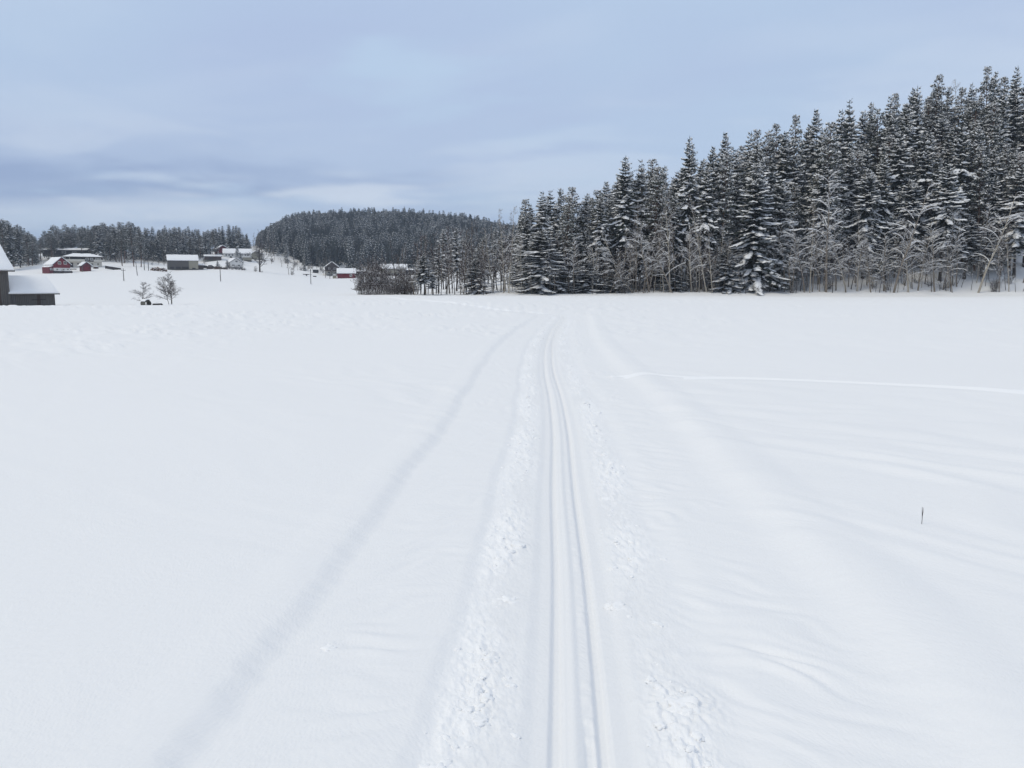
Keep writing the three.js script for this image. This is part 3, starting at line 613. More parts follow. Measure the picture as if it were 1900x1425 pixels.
// --- the inner forest: conifers that fill the slope below the skyline
{
  const rr = mulberry(2024), taken = SKYLINE.map(([px, , d]) => spot(px, d)); let n = 0;
  const tryPlant = (px, d, rowTop, kind) => {
    const pos = spot(px, d); if (taken.some((t) => Math.hypot(t.x - pos.x, t.z - pos.z) < 2.0)) return;
    let Ht = heightTo(rowTop, d) - pos.y; if (Ht < 4) return; Ht = Math.min(Ht, 18 + 8 * rr());
    taken.push(pos); n++;
    const isP = kind === 'p', p = isP ? PINE[Math.floor(rr() * 4)] : SPRUCE[d < 140 ? [0, 2, 4, 5][Math.floor(rr() * 4)] : Math.floor(rr() * 7)];
    plant(isP ? 'pine_tree' : 'spruce_tree', p, [isP ? M.barkPine : M.barkDark, NEEDLES[Math.floor(rr() * 4)]], pos, Ht, clamp(Ht / 20, .6, 1.15) * (.85 + .35 * rr()), {
      tiltZ: (rr() - .5) * .07,
      label: isP ? 'snow-laden pine inside the dense right forest, below the skyline tops' : 'snow-laden spruce inside the dense right forest, below the skyline tops', category: isP ? 'pine' : 'spruce', group: isP ? 'pines within the right forest' : 'spruces within the right forest' });
  };
  for (let k = 0; k < 2200 && n < 205; k++) {
    const px = lerp(955, 1930, rr() ** .9), d = (px > 1440 ? 130.5 : 127.5) + 24 * rr() ** 1.2;
    tryPlant(px, d, topRow(px) + 12 + 150 * rr() ** 2 * ((548 - topRow(px)) / 300), rr() < .2 ? 'p' : 's');
  }
  // young snowy spruces along the edge
  const young = [[1005, 425, 125, 1.3, 'broad snowy spruce at the left corner of the right forest, branches down to the snow'], [1040, 470, 126, 1], [1085, 480, 126, 1], [1395, 300, 125.5, 1.45, 'huge snow-laden spruce with white boughs over the field in mid forest edge'], [1440, 330, 127, 1.3], [1345, 460, 125, .9], [1790, 400, 128, 1.1, 'white-boughed young spruce at the foot of the forest right of the two tallest bare trunks'], [1745, 300, 127.5, 1.15], [1820, 420, 128.5, 1], [1880, 310, 128, 1.2, 'tall white-boughed spruce at the right border of the picture'], [1855, 440, 128.5, .8], [1250, 490, 126, .8], [1140, 500, 126, .8], [1640, 440, 128.5, .8], [1520, 300, 129.5, 1.05], [1600, 310, 130, 1.1], [1680, 330, 130, 1.1]];
  young.forEach(([px, row, d, g, label]) => { const pos = spot(px, d); plant('young_spruce', px > 1470 ? SPRUCE_HIGH[Math.floor(rr() * 2)] : SPRUCE[[3, 6, 1, 6][Math.floor(rr() * 4)]], [M.barkDark, M.needleA], pos, heightTo(row, d) - pos.y, g, { label: label ?? 'snow-covered spruce in the front row at the foot of the right forest', category: 'spruce', group: 'spruces in the front row of the right forest' }); });
}
// --- bare trees at the edge: column of the foot, row of the top, distance, column of the top, kind
const EDGE = [
  [944, 379, 124, 947, 'birch', 'taller pale birch of the pair standing at the left end of the right forest'], [936, 388, 125, 930, 'birch', 'shorter thin birch left of the taller pale birch at the forest end'], [1131, 510, 123.5, 1140, 'sapling'],
  [1244, 344, 123.5, 1236, 'birch', 'thin upright birch with a forked foot below the broad dark spruce'], [1248, 437, 123, 1200, 'aspen', 'bare tree leaning far to the left from the forked foot of a thin birch'], [1312, 358, 123.5, 1279, 'birch', 'pale birch leaning left, left one of the leaning pair right of the forked foot'], [1322, 426, 123, 1307, 'birch', 'pale birch leaning left, right one of the leaning pair right of the forked foot'],
  [1493, 400, 123.5, 1490, 'aspen', 'straight bare aspen just right of the huge white-boughed spruce'], [1533, 325, 123.5, 1523, 'aspen', 'tall pale aspen with arching snowy limbs in the middle of the right half'], [1570, 430, 123.3, 1560, 'aspen'], [1616, 441, 123, 1603, 'aspen'], [1658, 331, 123, 1665, 'aspen', 'tall grey aspen with crooked snowy limbs between the two halves of the right wood'],
  [1685, 455, 123, 1672, 'aspen'], [1734, 413, 123.5, 1705, 'aspen', 'bare tree whose crown arches over to the left in a white bow'], [1767, 450, 123, 1762, 'sapling'], [1815, 345, 122.6, 1838, 'aspen', 'tall pale yellowish trunk leaning right near the right border'], [1872, 400, 123, 1868, 'birch'], [1711, 268, 133, 1712, 'birch', 'bare birch standing in the dark gap high among the snowy spruces'], [1775, 141, 156, 1776, 'birch', 'bare birch top showing pale against the sky on the right skyline'],
  [1175, 470, 123.5, 1150, 'aspen'], [1065, 440, 124, 1060, 'aspen'], [1098, 455, 124, 1105, 'aspen'], [1030, 470, 123.5, 1030, 'aspen'], [1205, 400, 124.5, 1190, 'aspen'], [1282, 420, 124, 1270, 'aspen'], [1360, 440, 124.5, 1345, 'aspen'], [1466, 430, 124, 1450, 'aspen'], [1590, 420, 124, 1580, 'aspen'], [1640, 430, 124, 1632, 'aspen'], [1703, 430, 124, 1712, 'aspen'], [1150, 420, 125, 1130, 'aspen'], [970, 440, 124.5, 962, 'birch'], [915, 420, 125.5, 910, 'birch'], [898, 440, 127, 905, 'grove'], [860, 425, 128, 858, 'grove'], [875, 410, 130, 878, 'grove'],
];
EDGE.forEach(([px, row, d, tip, kind, label], i) => {
  const pos = spot(px, d), Ht = heightTo(row, d) - pos.y, list = BARE[kind], p = list[i % list.length];
  plant('bare_tree', p, [kind === 'birch' ? M.barkPale : i % 3 ? M.barkGrey : M.barkPale, kind === 'birch' ? M.twigRed : M.twig], pos, Ht, clamp(Ht / p.H, .75, 1.2) * 1.2, { tiltZ: -Math.atan2((tip - px) / FOCAL * d, Ht), tiltX: R(-.03, .09),
    label: label ?? 'bare grey tree with snow on its limbs in the front row of the right forest', category: 'bare tree', group: 'bare trees along the edge of the right forest' });
});
{ // fine upright birches and aspens of the front row
  const rr = mulberry(606);
  const row = (n, x0, x1, kind, t0, t1) => { for (let k = 0; k < n; k++) { const px = lerp(x0, x1, (k + rr()) / n), d = 122.8 + 4 * rr(), pos = spot(px, d), Ht = heightTo(lerp(t0, t1, rr()), d) - pos.y, list = BARE[kind], p = list[Math.floor(rr() * list.length)];
    plant('bare_tree', p, [kind === 'birch' && rr() < .6 ? M.barkPale : M.barkGrey, kind === 'birch' ? M.twigRed : M.twig], pos, Ht, clamp(Ht / p.H, .6, .95), { tiltZ: (rr() - .42) * .16, tiltX: .05 * rr(), label: 'bare grey tree with snow on its limbs in the front row of the right forest', category: 'bare tree', group: 'bare trees along the edge of the right forest' }); } };
  row(22, 1130, 1345, 'birch', 365, 470); row(9, 975, 1130, 'birch', 420, 490); row(16, 1420, 1780, 'aspen', 395, 480); row(8, 1480, 1890, 'birch', 360, 450);
}
{ // saplings and thin stems along the whole edge
  const rr = mulberry(99);
  for (let k = 0; k < 105; k++) {
    const px = lerp(880, 1900, (k + rr()) / 105), d = 122.4 + 6 * rr(), pos = spot(px, d), Ht = 2.5 + 5.5 * rr() ** 1.4, p = BARE.sapling[k % 3];
    plant('bare_sapling', p, [k % 5 ? M.barkDark : M.barkGrey, M.twig], pos, Ht, clamp(Ht / 7, .8, 1.25), { tiltZ: (rr() - .42) * .3, tiltX: .12 * rr(), label: 'thin bare sapling with snowy twigs along the foot of the right forest', category: 'sapling', group: 'saplings along the foot of the right forest' });
  }
  for (let k = 0; k < 44; k++) {        // bare stems a little way up the slope
    const px = lerp(960, 1900, (k + rr()) / 44), d = 126 + 9 * rr(), pos = spot(px, d), Ht = 8 + 5 * rr(), list = k % 3 ? BARE.aspen : BARE.birch, p = list[k % list.length];
    plant('bare_tree', p, [M.barkGrey, k % 2 ? M.twig : M.twigRed], pos, Ht, .75, { tiltZ: (rr() - .45) * .16, label: 'bare tree half hidden among the spruces behind the edge of the right forest', category: 'bare tree', group: 'bare trees among the spruces of the right forest' });
  }
}
{ // tangled brush at the foot of the wood
  const rr = mulberry(271), l = []; for (let k = 0; k < 36; k++) l.push(960 + 950 * rr());
  l.sort((a, b) => a - b).forEach((px, k) => { const d = 123 + 4 * rr(), pos = spot(px, d); plant('foot_brush', BARE.bush[k % 2], [M.barkDark, M.twig], pos, 1.1 + 1.5 * rr(), .8, { label: 'dark tangled brush at the foot of the right forest', category: 'brush', group: 'brush along the foot of the right forest' }); });
}
// --- alder and willow thicket between the farms and the forest
{
  const rr = mulberry(314);
  for (let k = 0; k < 46; k++) {
    const f = (k + rr()) / 46, px = lerp(664, 770, f), d = lerp(131, 124, f) + 7 * rr(), pos = spot(px, d), Ht = (px < 676 ? 3.6 : px < 716 ? 5.6 : 3.2) + 1.8 * rr(), p = BARE.thicket[k % 2];
    plant('alder_bush', p, [M.barkDark, k % 2 ? M.twig : M.twigRed], pos, Ht, .7, { label: 'bare brown many-stemmed alder in the thicket before the long house', category: 'alder bush', group: 'alders in the thicket at the end of the field' });
  }
  for (let k = 0; k < 14; k++) {
    const px = lerp(672, 760, (k + rr()) / 14), d = 126 + 3 * rr(), pos = spot(px, d);
    plant('low_bush', BARE.bush[k % 2], [M.twig, M.twig], pos, 1.6 + rr(), .7, { label: 'low tangled bush at the foot of the alder thicket', category: 'bush', group: 'low bushes under the alder thicket' });
  }
  for (let k = 0; k < 50; k++) {
    const px = lerp(735, 945, Math.floor((k + rr()) / 50 * 17) / 17 + .05 * rr()), d = 123.6 + 20 * rr() ** 1.5, pos = spot(px, d), Ht = (px > 820 ? 6 : 4.5) + 6 * rr(), list = BARE.grove;
    plant('bare_tree', list[k % list.length], [k % 3 ? M.barkDark : M.barkGrey, k % 2 ? M.twigRed : M.twig], pos, Ht, .5 + .45 * rr(), { tiltZ: (rr() - .5) * .26, label: 'bare tree in the open row between the alder thicket and the forest', category: 'bare tree', group: 'bare trees between the thicket and the forest' });
  }
  for (let k = 0; k < 30; k++) {
    const px = lerp(812, 965, (k + rr()) / 30), d = 142 + 70 * rr(), pos = spot(px, d), dark = k % 3 !== 1, Ht = clamp(heightTo(lerp(422, 470, rr()) - (px > 900 ? 8 : 0), d) - pos.y, 6, 19), p = dark ? SPRUCE[[0, 2, 5][k % 3]] : BARE.grove[k % 3];
    plant(dark ? 'spruce_tree' : 'bare_tree', p, [M.barkDark, dark ? M.needleB : M.twigRed], pos, Ht, dark ? .85 : 1, { label: 'tree in the wood', category: dark ? 'spruce' : 'bare tree', group: 'trees behind the bare row left of the right forest' });
  }
  const sp = (px, row, d, g, label, proto = 3) => { const pos = spot(px, d); plant('young_spruce', SPRUCE[proto], [M.barkDark, M.needleA], pos, heightTo(row, d) - pos.y, g, { label, category: 'spruce' }); };
  sp(787, 472, 123.5, .72, 'young snowy spruce standing alone among bare trees right of the alder thicket', 0);
  sp(803, 508, 124.5, .55, 'small spruce tucked against the right side of the lone young snowy spruce', 2);
  sp(884, 478, 126, .75, 'snow-bowed spruce with white hanging boughs beside the left end of the forest', 6);
}
// ------------------------------------------------------------------ farms on the far side of the field
const box = (w, h, d, x = 0, y = 0, z = 0) => { const g = new THREE.BoxGeometry(w, h, d); g.translate(x, y, z); return g; };
const facing = (px) => -Math.atan((px - 950) / (FOCAL * .992));     // turn that makes a front wall look at the viewpoint
const clean = (g) => { const q = g.index ? g.toNonIndexed() : g; for (const k of Object.keys(q.attributes)) if (k !== 'position' && k !== 'normal') q.deleteAttribute(k); return q; };
const join = (l) => mergeGeometries(l.map(clean));
// slab of lying snow: soft rim, uneven top
function snowSlab(w, d, t, seed) {
  const nx = Math.max(4, Math.round(w / .7)), nz = Math.max(4, Math.round(d / .7)), g = new THREE.BoxGeometry(w, t, d, nx, 1, nz), p = g.attributes.position;
  for (let i = 0; i < p.count; i++) if (p.getY(i) > 0) {
    const e = Math.min(w / 2 - Math.abs(p.getX(i)), d / 2 - Math.abs(p.getZ(i)));
    p.setY(i, t * .5 - (e < .02 ? t * .45 : 0) + .07 * n2(p.getX(i) * .5 + seed, p.getZ(i) * .5));
    if (e < .02) { p.setX(i, p.getX(i) * (1 - .08 / w)); p.setZ(i, p.getZ(i) * (1 - .08 / d)); }
  }
  g.computeVertexNormals(); return g;
}
function windowAt(b, o) {                            // frame, dark pane and glazing bars, standing proud of its wall
  const g = new THREE.Group(); g.name = 'window';
  const { w, h } = o, f = o.f ?? .14;
  part('frame', join([box(w, f, .10, 0, h / 2 - f / 2), box(w, f, .10, 0, -h / 2 + f / 2), box(f, h - 2 * f, .10, -w / 2 + f / 2), box(f, h - 2 * f, .10, w / 2 - f / 2), box(.07, h - 2 * f, .08)]), o.mat ?? M.white, g);
  part('pane', box(w - 2 * f, h - 2 * f, .04, 0, 0, -.01), M.glass, g);
  g.position.set(o.x, o.y, o.z); g.rotation.y = o.turn ?? 0; b.add(g); return g;
}
function doorAt(b, o) { const g = new THREE.Group(); g.name = 'door'; part('door_leaf', box(o.w, o.h, .07), o.mat ?? M.darkWood, g); part('handle', box(.05, .14, .06, o.w * .36, 0, .06), M.black, g); g.position.set(o.x, o.y, o.z); b.add(g); }
// house or barn with a saddle roof. ridge 'z': gable towards the front; ridge 'x': eaves towards the front
function gable(o) {
  const pos = o.pos ?? spot(o.px, o.d); pos.y += o.up ?? 0;
  const b = thing(o.name, o.label, o.category, pos, o.turn ?? facing(o.px) + (o.rel ?? 0), o.group);
  const across = o.ridge === 'x' ? o.depth : o.w, len = o.ridge === 'x' ? o.w : o.depth, tan = Math.tan(o.pitch), over = o.over ?? .45, hw = across / 2, rise = hw * tan, low = o.low ?? 0;
  const spin = (g) => (o.ridge === 'x' ? g.rotateY(Math.PI / 2) : g);
  const sh = new THREE.Shape([[-hw, low], [hw, low], [hw, o.h], [0, o.h + rise], [-hw, o.h]].map(([x, y]) => new THREE.Vector2(x, y)));
  const ex = new THREE.ExtrudeGeometry(sh, { depth: len, bevelEnabled: false }); ex.translate(0, 0, -len / 2);
  part('wall', spin(ex), o.mat, b);
  const fw = o.ridge === 'x' ? o.w : o.w, fd = o.depth;
  part(low ? 'lower_wall' : 'foundation', box(fw - .06, (low || .25) + .8, fd - .06, 0, (low || .0) / 2 - .4 + (low ? 0 : -.12)), o.lowMat ?? M.concrete, b);
  const roof = new THREE.Group(); roof.name = 'roof'; b.add(roof);
  const sl = (hw + over) / Math.cos(o.pitch), slabs = [];
  for (const s of [-1, 1]) {
    const put = (g, off) => { g.translate(0, off, 0); g.rotateZ(-s * o.pitch); g.translate(s * (hw + over) / 2, o.h + rise - (hw + over) / 2 * tan, 0); return spin(g); };
    slabs.push(put(box(sl, .16, len + over * 2), .10));
    const t = o.snow ?? .42; part('snow', put(snowSlab(sl - .05 + .12, len + over * 2 - .06, t, o.px + s), .18 + t / 2), M.roofSnow, roof);
  }
  part('covering', join(slabs), o.roofMat ?? M.darkWood, roof);
  const front = fd / 2;
  if (o.corner) part('corner_board', join([-1, 1].map((s) => box(.16, o.h - low, .16, s * fw / 2, (o.h + low) / 2, front))), o.corner, b);
  for (const w of o.windows ?? []) windowAt(b, { w: 1.1, h: 1.1, z: front + .03, ...w });
  for (const w of o.sideWindows ?? []) windowAt(b, { w: 1.0, h: 1.0, x: -fw / 2 - .03, turn: -Math.PI / 2, ...w });
  for (const d of o.doors ?? []) doorAt(b, { z: front + .04, ...d });
  if (o.chimney) { part('chimney', join([box(.8, 1.5, .8, o.chimney[0], o.h + rise + .3, o.chimney[1]), box(.95, .14, .95, o.chimney[0], o.h + rise + 1.12, o.chimney[1])]), M.darkWood, roof); }
  return b;
}
const D2R = Math.PI / 180;

{ // red house with white lower storey, red side wing
  const b = gable({ name: 'red_house', label: 'red gabled house with white lower storey and two white windows, left of the cream house', category: 'house', px: 108, d: 340, rel: .42, w: 6.9, depth: 7.5, low: 2.1, lowMat: M.white, h: 3.6, pitch: .70, mat: M.red, ridge: 'z',
    windows: [{ x: -.9, y: 4.25, w: 1.3, h: 1.3 }, { x: 1.5, y: 4.25, w: 1.3, h: 1.3 }, { x: -2.0, y: 1.45, w: .9, h: .6, mat: M.cream }, { x: .55, y: 1.45, w: .9, h: .6, mat: M.cream }, { x: 2.4, y: 1.45, w: .9, h: .6, mat: M.cream }] });
  part('side_wing', box(1.7, 2.9, 6.4, -3.45 - .85, 1.15, .2), M.redDark, b); windowAt(b, { x: -4.3, y: 1.5, z: 3.44, w: 1, h: .9 });
  part('wing_snow', snowSlab(2.0, 6.9, .4, 21).rotateZ(.3).translate(-4.25, 2.85, .2), M.roofSnow, b);
  part('door_frame', join([box(.08, 1.5, .05, -.3, .8, 3.76), box(.08, 1.5, .05, .4, .8, 3.76)]), M.beige, b);
}
{ // dark timber border wall before it
  const t = thing('terrace_wall', 'low dark timber wall with snow caps before the red house with white lower storey', 'wall', spot(117, 333), facing(117) + .1);
  for (let k = 0; k < 4; k++) part('beam', box(7.2, .26, .3, 0, .15 + k * .28, 0), M.darkWood, t);
  for (const x of [-3.4, -.6, 3.3]) part('post', box(.2, 1.3, .2, x, .55, .26), M.brownWood, t);
  part('snow', join([snowSlab(1.9, .5, .16, 3).translate(-1.2, 1.2, 0), snowSlab(2.8, .5, .18, 4).translate(1.9, 1.2, 0)]), M.roofSnow, t);
}
{ // long house with a hipped roof
  const pos = spot(154, 365), w = 15.6, d = 9, b = thing('cream_house', 'long cream house with dark upper storey, balcony and snowy hipped roof at the wood', 'house', pos, facing(154) + .06);
  part('lower_wall', box(w - 1.0, 2.7, d - .6, .3, .9, -.2), M.cream, b);
  part('upper_wall', box(w, 2.0, d, 0, 3.25, 0), M.darkWood, b);
  part('balcony', join([box(8.0, .9, .12, -3.4, 2.75, d / 2 + 1.1), box(8.0, .16, 1.2, -3.4, 2.3, d / 2 + .55), box(.12, .9, 1.1, -7.35, 2.75, d / 2 + .55), box(.14, 4.2, .14, -7.3, 2.1, d / 2 + 1.05), box(.14, 4.2, .14, -5.6, 2.1, d / 2 + 1.05)]), M.cream, b);
  part('panel', box(3.6, 1.0, .1, 6.0, 2.65, d / 2 + .06), M.cream, b);
  windowAt(b, { x: 1.6, y: 3.4, z: d / 2 + .04, w: 1.25, h: 1.15, f: .2 }); windowAt(b, { x: 3.4, y: 3.4, z: d / 2 + .04, w: 1.25, h: 1.15, f: .2 });
  for (const x of [5.4, 6.7]) windowAt(b, { x, y: 3.55, z: d / 2 + .04, w: 1.0, h: .9 });
  for (const x of [-2.2, 0, 3.6, 6.0]) windowAt(b, { x, y: 1.15, z: d / 2 - .47, w: .8, h: .7, mat: M.beige });
  doorAt(b, { x: -4.8, y: .6, w: 1.2, h: 2, z: d / 2 - .46 });
  const roof = new THREE.Group(); roof.name = 'roof'; b.add(roof);
  const hip = (ov, y, rise, rid) => { const m = new MB(), W = w / 2 + ov, Dd = d / 2 + ov, a = [m.v(-W, y, Dd), m.v(W, y, Dd), m.v(W, y, -Dd), m.v(-W, y, -Dd), m.v(-rid, y + rise, 0), m.v(rid, y + rise, 0)]; m.quad(a[0], a[1], a[5], a[4]); m.quad(a[2], a[3], a[4], a[5]); m.tri(a[1], a[2], a[5]); m.tri(a[3], a[0], a[4]); m.quad(a[3], a[2], a[1], a[0]); return m.geo(false); };
  part('covering', hip(.85, 4.26, 1.55, 3.7), M.darkWood, roof); part('snow', hip(.83, 4.46, 1.65, 3.6), M.roofSnow, roof);
  part('eaves', join([box(w + 1.74, .22, .06, 0, 4.33, d / 2 + .88), box(w + 1.74, .22, .06, 0, 4.33, -d / 2 - .88)]), M.darkWood, roof);
  part('chimney', join([box(.9, 1.0, .8, -.2, 6.1, 0), box(1.05, .12, .95, -.2, 6.66, 0)]), M.black, roof); part('vent_pipe', box(.3, .8, .3, 4.0, 5.9, 1), M.black, roof);
}
gable({ name: 'red_shed', label: 'small red shed with snowy gable roof below the cream hip-roofed house', category: 'shed', px: 158.5, d: 346, rel: .35, w: 3.5, depth: 3.2, h: 2.5, pitch: .66, over: .5, mat: M.redDark, ridge: 'z', corner: M.oldWood2, roofMat: M.oldWood, doors: [{ x: 0, y: .95, w: 2.2, h: 1.8, mat: M.red }] });
{ const t = thing('long_bench', 'low dark beam with snow between the red house and small red shed', 'beam', spot(136, 352), facing(136)); part('seat', box(2.6, .3, .5, 0, .35, 0), M.darkWood, t); for (const s of [-1, 1]) part('leg', box(.2, .5, .4, s, .05, 0), M.darkWood, t); }
{ const t = thing('round_bush', 'dark round snow-capped bush before the right end of the cream house', 'bush', spot(178, 358)); part('crown', lumpGeo(5.2, 2).scale(.9, .9, .9).translate(0, .4, 0), M.hedge, t); part('snow', lumpGeo(5.2, 2).scale(.75, .35, .75).translate(0, .95, 0), M.roofSnow, t); }
{ // dark log pile that slopes down beside the house
  const t = thing('log_wall', 'long dark snow-topped stack of logs sloping down right of the cream house', 'log stack', spot(210, 352), facing(210) - .35); t.rotation.z = -.16;
  for (let r = 0; r < 3; r++) for (let k = 0; k < 2; k++) { const g = new THREE.CylinderGeometry(.24, .26, 6.6, 8); g.rotateZ(Math.PI / 2); g.translate(R(-.2, .2), .2 + r * .4, (k - .5) * .45 * (r < 2 ? 1 : .2)); part('log', g, M.darkWood, t); }
  part('snow', snowSlab(6.5, .7, .25, 9).translate(0, 1.35, 0), M.roofSnow, t);
}
gable({ name: 'forest_house', label: 'long dark low house half hidden among the pines behind the red house', category: 'house', px: 124, d: 425, up: 2.6, rel: -.28, w: 21, depth: 8, h: 2.4, pitch: .2, over: 1.2, mat: M.darkWood, ridge: 'x', windows: [{ x: -5, y: 1.3, w: 2, h: 1.1 }, { x: 0, y: 1.3, w: 2, h: 1.1 }, { x: 5, y: 1.3, w: 2, h: 1.1 }] });
{ // grey barn
  const b = gable({ name: 'grey_barn', label: 'grey timber barn with snowy roof and beige right end, right of the woodpile', category: 'barn', px: 339.5, d: 380, rel: .04, w: 13.6, depth: 9, h: 4.3, pitch: .52, over: .35, mat: M.oldWood, ridge: 'x', low: .3, windows: [{ x: 4.4, y: 2.3, w: .9, h: .6, mat: M.oldWood }] });
  const g = []; for (let k = 0; k < 44; k++) g.push(box(.19, 4.0 + R(-.03, .03), .05, -6.7 + k * .21, 2.3, 4.53)); const bd = part('boards', join(g), M.oldWood2, b, 'stuff');
  part('render_panel', box(4.2, 4.0, .1, 4.65, 2.3, 4.54), M.beige, b);
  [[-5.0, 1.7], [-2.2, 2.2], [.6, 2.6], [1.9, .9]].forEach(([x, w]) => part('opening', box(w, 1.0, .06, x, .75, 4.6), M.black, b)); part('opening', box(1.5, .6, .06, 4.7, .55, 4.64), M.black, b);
  [-3.6, -.8, 2.5].forEach((x) => part('post', box(.22, 1.1, .2, x, .6, 4.68), M.oldWood2, b));
}
gable({ name: 'lean_to', label: 'low brown lean-to with snow against the right end of the grey barn', category: 'shed', px: 371, d: 383, w: 3.4, depth: 4, h: 1.7, pitch: .18, over: .5, mat: M.brownWood, ridge: 'x', up: .2 });
gable({ name: 'brown_shed', label: 'long low brown shed with flat snowy roof behind the grey barn', category: 'shed', px: 395.5, d: 434, w: 8.6, depth: 4.6, h: 2.0, pitch: .3, over: .5, mat: M.brownWood, ridge: 'x', up: .3, rel: -.05, doors: [{ x: -1, y: .9, w: 2.2, h: 1.7 }] });
{ const t = thing('covered_boat', 'grey hump-shaped covered heap on the slope behind the brown shed', 'covered heap', spot(388, 446)); part('cover', lumpGeo(8.1, 2).scale(2.4, 1.1, 1.4), M.oldWood, t); part('snow', lumpGeo(8.1, 2).scale(2.0, .6, 1.2).translate(0, .55, 0), M.roofSnow, t); }
function car(px, d, label, len, mat) {
  const t = thing('parked_car', label, 'car', spot(px, d), facing(px) + .1), L = len / 2;
  const s = new THREE.Shape(); s.moveTo(-L, .35); s.lineTo(-L, .85); s.lineTo(-L * .78, .95); s.lineTo(-L * .5, 1.45); s.lineTo(L * .35, 1.48); s.lineTo(L * .62, .98); s.lineTo(L, .85); s.lineTo(L, .35);
  part('body', new THREE.ExtrudeGeometry(s, { depth: 1.6, bevelEnabled: true, bevelSize: .06, bevelThickness: .06, bevelSegments: 2 }).translate(0, 0, -.8), mat, t);
  part('side_window', box(len * .42, .36, 1.76, -.1, 1.18, 0), M.glass, t);
  for (const x of [-L * .62, L * .62]) for (const z of [-.78, .78]) { const w = new THREE.Group(); w.name = 'wheel'; t.add(w); part('tyre', new THREE.CylinderGeometry(.33, .33, .22, 16).rotateX(Math.PI / 2), M.black, w); part('rim', new THREE.CylinderGeometry(.19, .19, .24, 12).rotateX(Math.PI / 2), M.oldWood2, w); w.position.set(x, .33, z); }
  part('snow', join([snowSlab(len * .4, 1.5, .2, px).translate(-.15, 1.6, 0), snowSlab(len * .16, 1.4, .12, px + 3).translate(L * .82, .99, 0)]), M.roofSnow, t);
}
car(380, 388, 'dark snow-covered car beside the lean-to of the grey barn', 4.1, M.black);
car(391, 390, 'second snow-covered car, between the dark car and the small garden spruce', 3.6, M.darkWood);
// white farmhouse and its neighbours on the rise
{
  const b = gable({ name: 'white_farmhouse', label: 'long white farmhouse with a snow-covered roof high on the rise above the barns', category: 'house', px: 441, d: 452, w: 15.2, depth: 7, h: 3.2, pitch: .62, over: .4, mat: M.white, ridge: 'x', rel: -.03, up: -.4, windows: [{ x: -6, y: 2.2, w: 1.1 }, { x: -4.4, y: 2.2, w: 1.1 }, { x: -2.6, y: 2.2 }, { x: 2.4, y: 2.2 }, { x: 4.4, y: 2.2 }, { x: 5.8, y: 2.2 }], doors: [{ x: -3.6, y: .5, w: 1.1, h: 2 }] });
  part('veranda', join([box(6, .14, 1.8, 4.2, .95, 4.4), box(6, .8, .1, 4.2, 1.35, 5.25)]), M.white, b);
  part('cellar_wall', box(7, 1.6, .3, 4.2, .1, 4.2), M.beige, b);
}
gable({ name: 'red_cottage', label: 'dark red gabled cottage at the left end of the white farmhouse', category: 'house', px: 410, d: 458, w: 5.2, depth: 7, h: 2.7, pitch: .55, over: .9, mat: M.redDark, ridge: 'z', rel: .3, up: .6, windows: [{ x: .3, y: 1.5, w: 1.2, h: 1.3 }] });
gable({ name: 'grey_outbuilding', label: 'pale grey gabled outbuilding behind the right end of the white farmhouse', category: 'outbuilding', px: 473, d: 470, w: 7, depth: 6, h: 2.4, pitch: .5, over: .5, mat: M.beige, ridge: 'z', rel: .2, up: .2 });
gable({ name: 'white_cottage', label: 'small white gabled cottage with a double window below the long white farmhouse', category: 'house', px: 435.5, d: 400, w: 6.2, depth: 7, h: 2.5, pitch: .58, over: .45, mat: M.white, ridge: 'z', rel: .25, up: .3, windows: [{ x: .1, y: 3.0, w: 1.2, h: 1.0 }, { x: 1.9, y: 2.4, w: .6, h: .6 }, { x: -1.6, y: 1.1, w: 1.6, h: .8 }, { x: 1.2, y: 1.0, w: 1.3, h: .9 }] });
// brown house, terrace and red barn
{
  const b = gable({ name: 'brown_house', label: 'dark brown gabled house on a pale lower storey behind the red barn', category: 'house', px: 616, d: 432, w: 7.4, depth: 8, low: 2.3, lowMat: M.cream, h: 4.3, pitch: .66, over: .6, mat: M.brownWood, ridge: 'z', rel: .02, up: -.1, roofMat: M.white, snow: .22, windows: [{ x: -1.4, y: 3.5, w: 1.2, h: 1 }, { x: 1.4, y: 3.5, w: 1.2, h: 1 }, { x: -1.8, y: 1.3, w: 1.2, h: .9, mat: M.white }, { x: .2, y: 1.3, w: .8, h: .8, mat: M.white }, { x: 1.9, y: 1.3, w: 1.2, h: .9, mat: M.white }] });
  part('terrace', join([box(10.4, .35, 2.4, .6, 2.3, 5.1), box(10.4, .1, .1, .6, 3.2, 6.2), ...[-4.4, -2, .6, 3, 5.6].map((x) => box(.16, .9, .12, x, 2.8, 6.2))]), M.brownWood, b);
  for (const x of [-4.4, -.4, 5.4]) part('post', box(.2, 2.6, .2, x, 1.0, 6.1), M.brownWood, b);
  part('deck', box(6, .18, 1.6, -.4, .3, 6.3), M.darkWood, b);
}
{
  const b = gable({ name: 'red_barn', label: 'bright red barn with one white square window and thick snow on its roof', category: 'barn', px: 643, d: 412, w: 9.4, depth: 6.5, h: 2.55, pitch: .62, over: .35, mat: M.red, ridge: 'x', rel: .0, up: -.05, snow: .5, windows: [{ x: 2.3, y: 1.35, w: 1.25, h: 1.2, f: .26 }] });
  for (let k = 0; k < 46; k++) { const x = -4.62 + k * .2053; if (Math.abs(x - 2.3) > .7) continue; }
  const g = []; for (let k = 0; k < 46; k++) { const x = -4.6 + k * .2044; g.push(box(.05, 2.5, .03, x, 1.28, 3.26)); } part('battens', join(g), M.red, b, 'stuff');
}
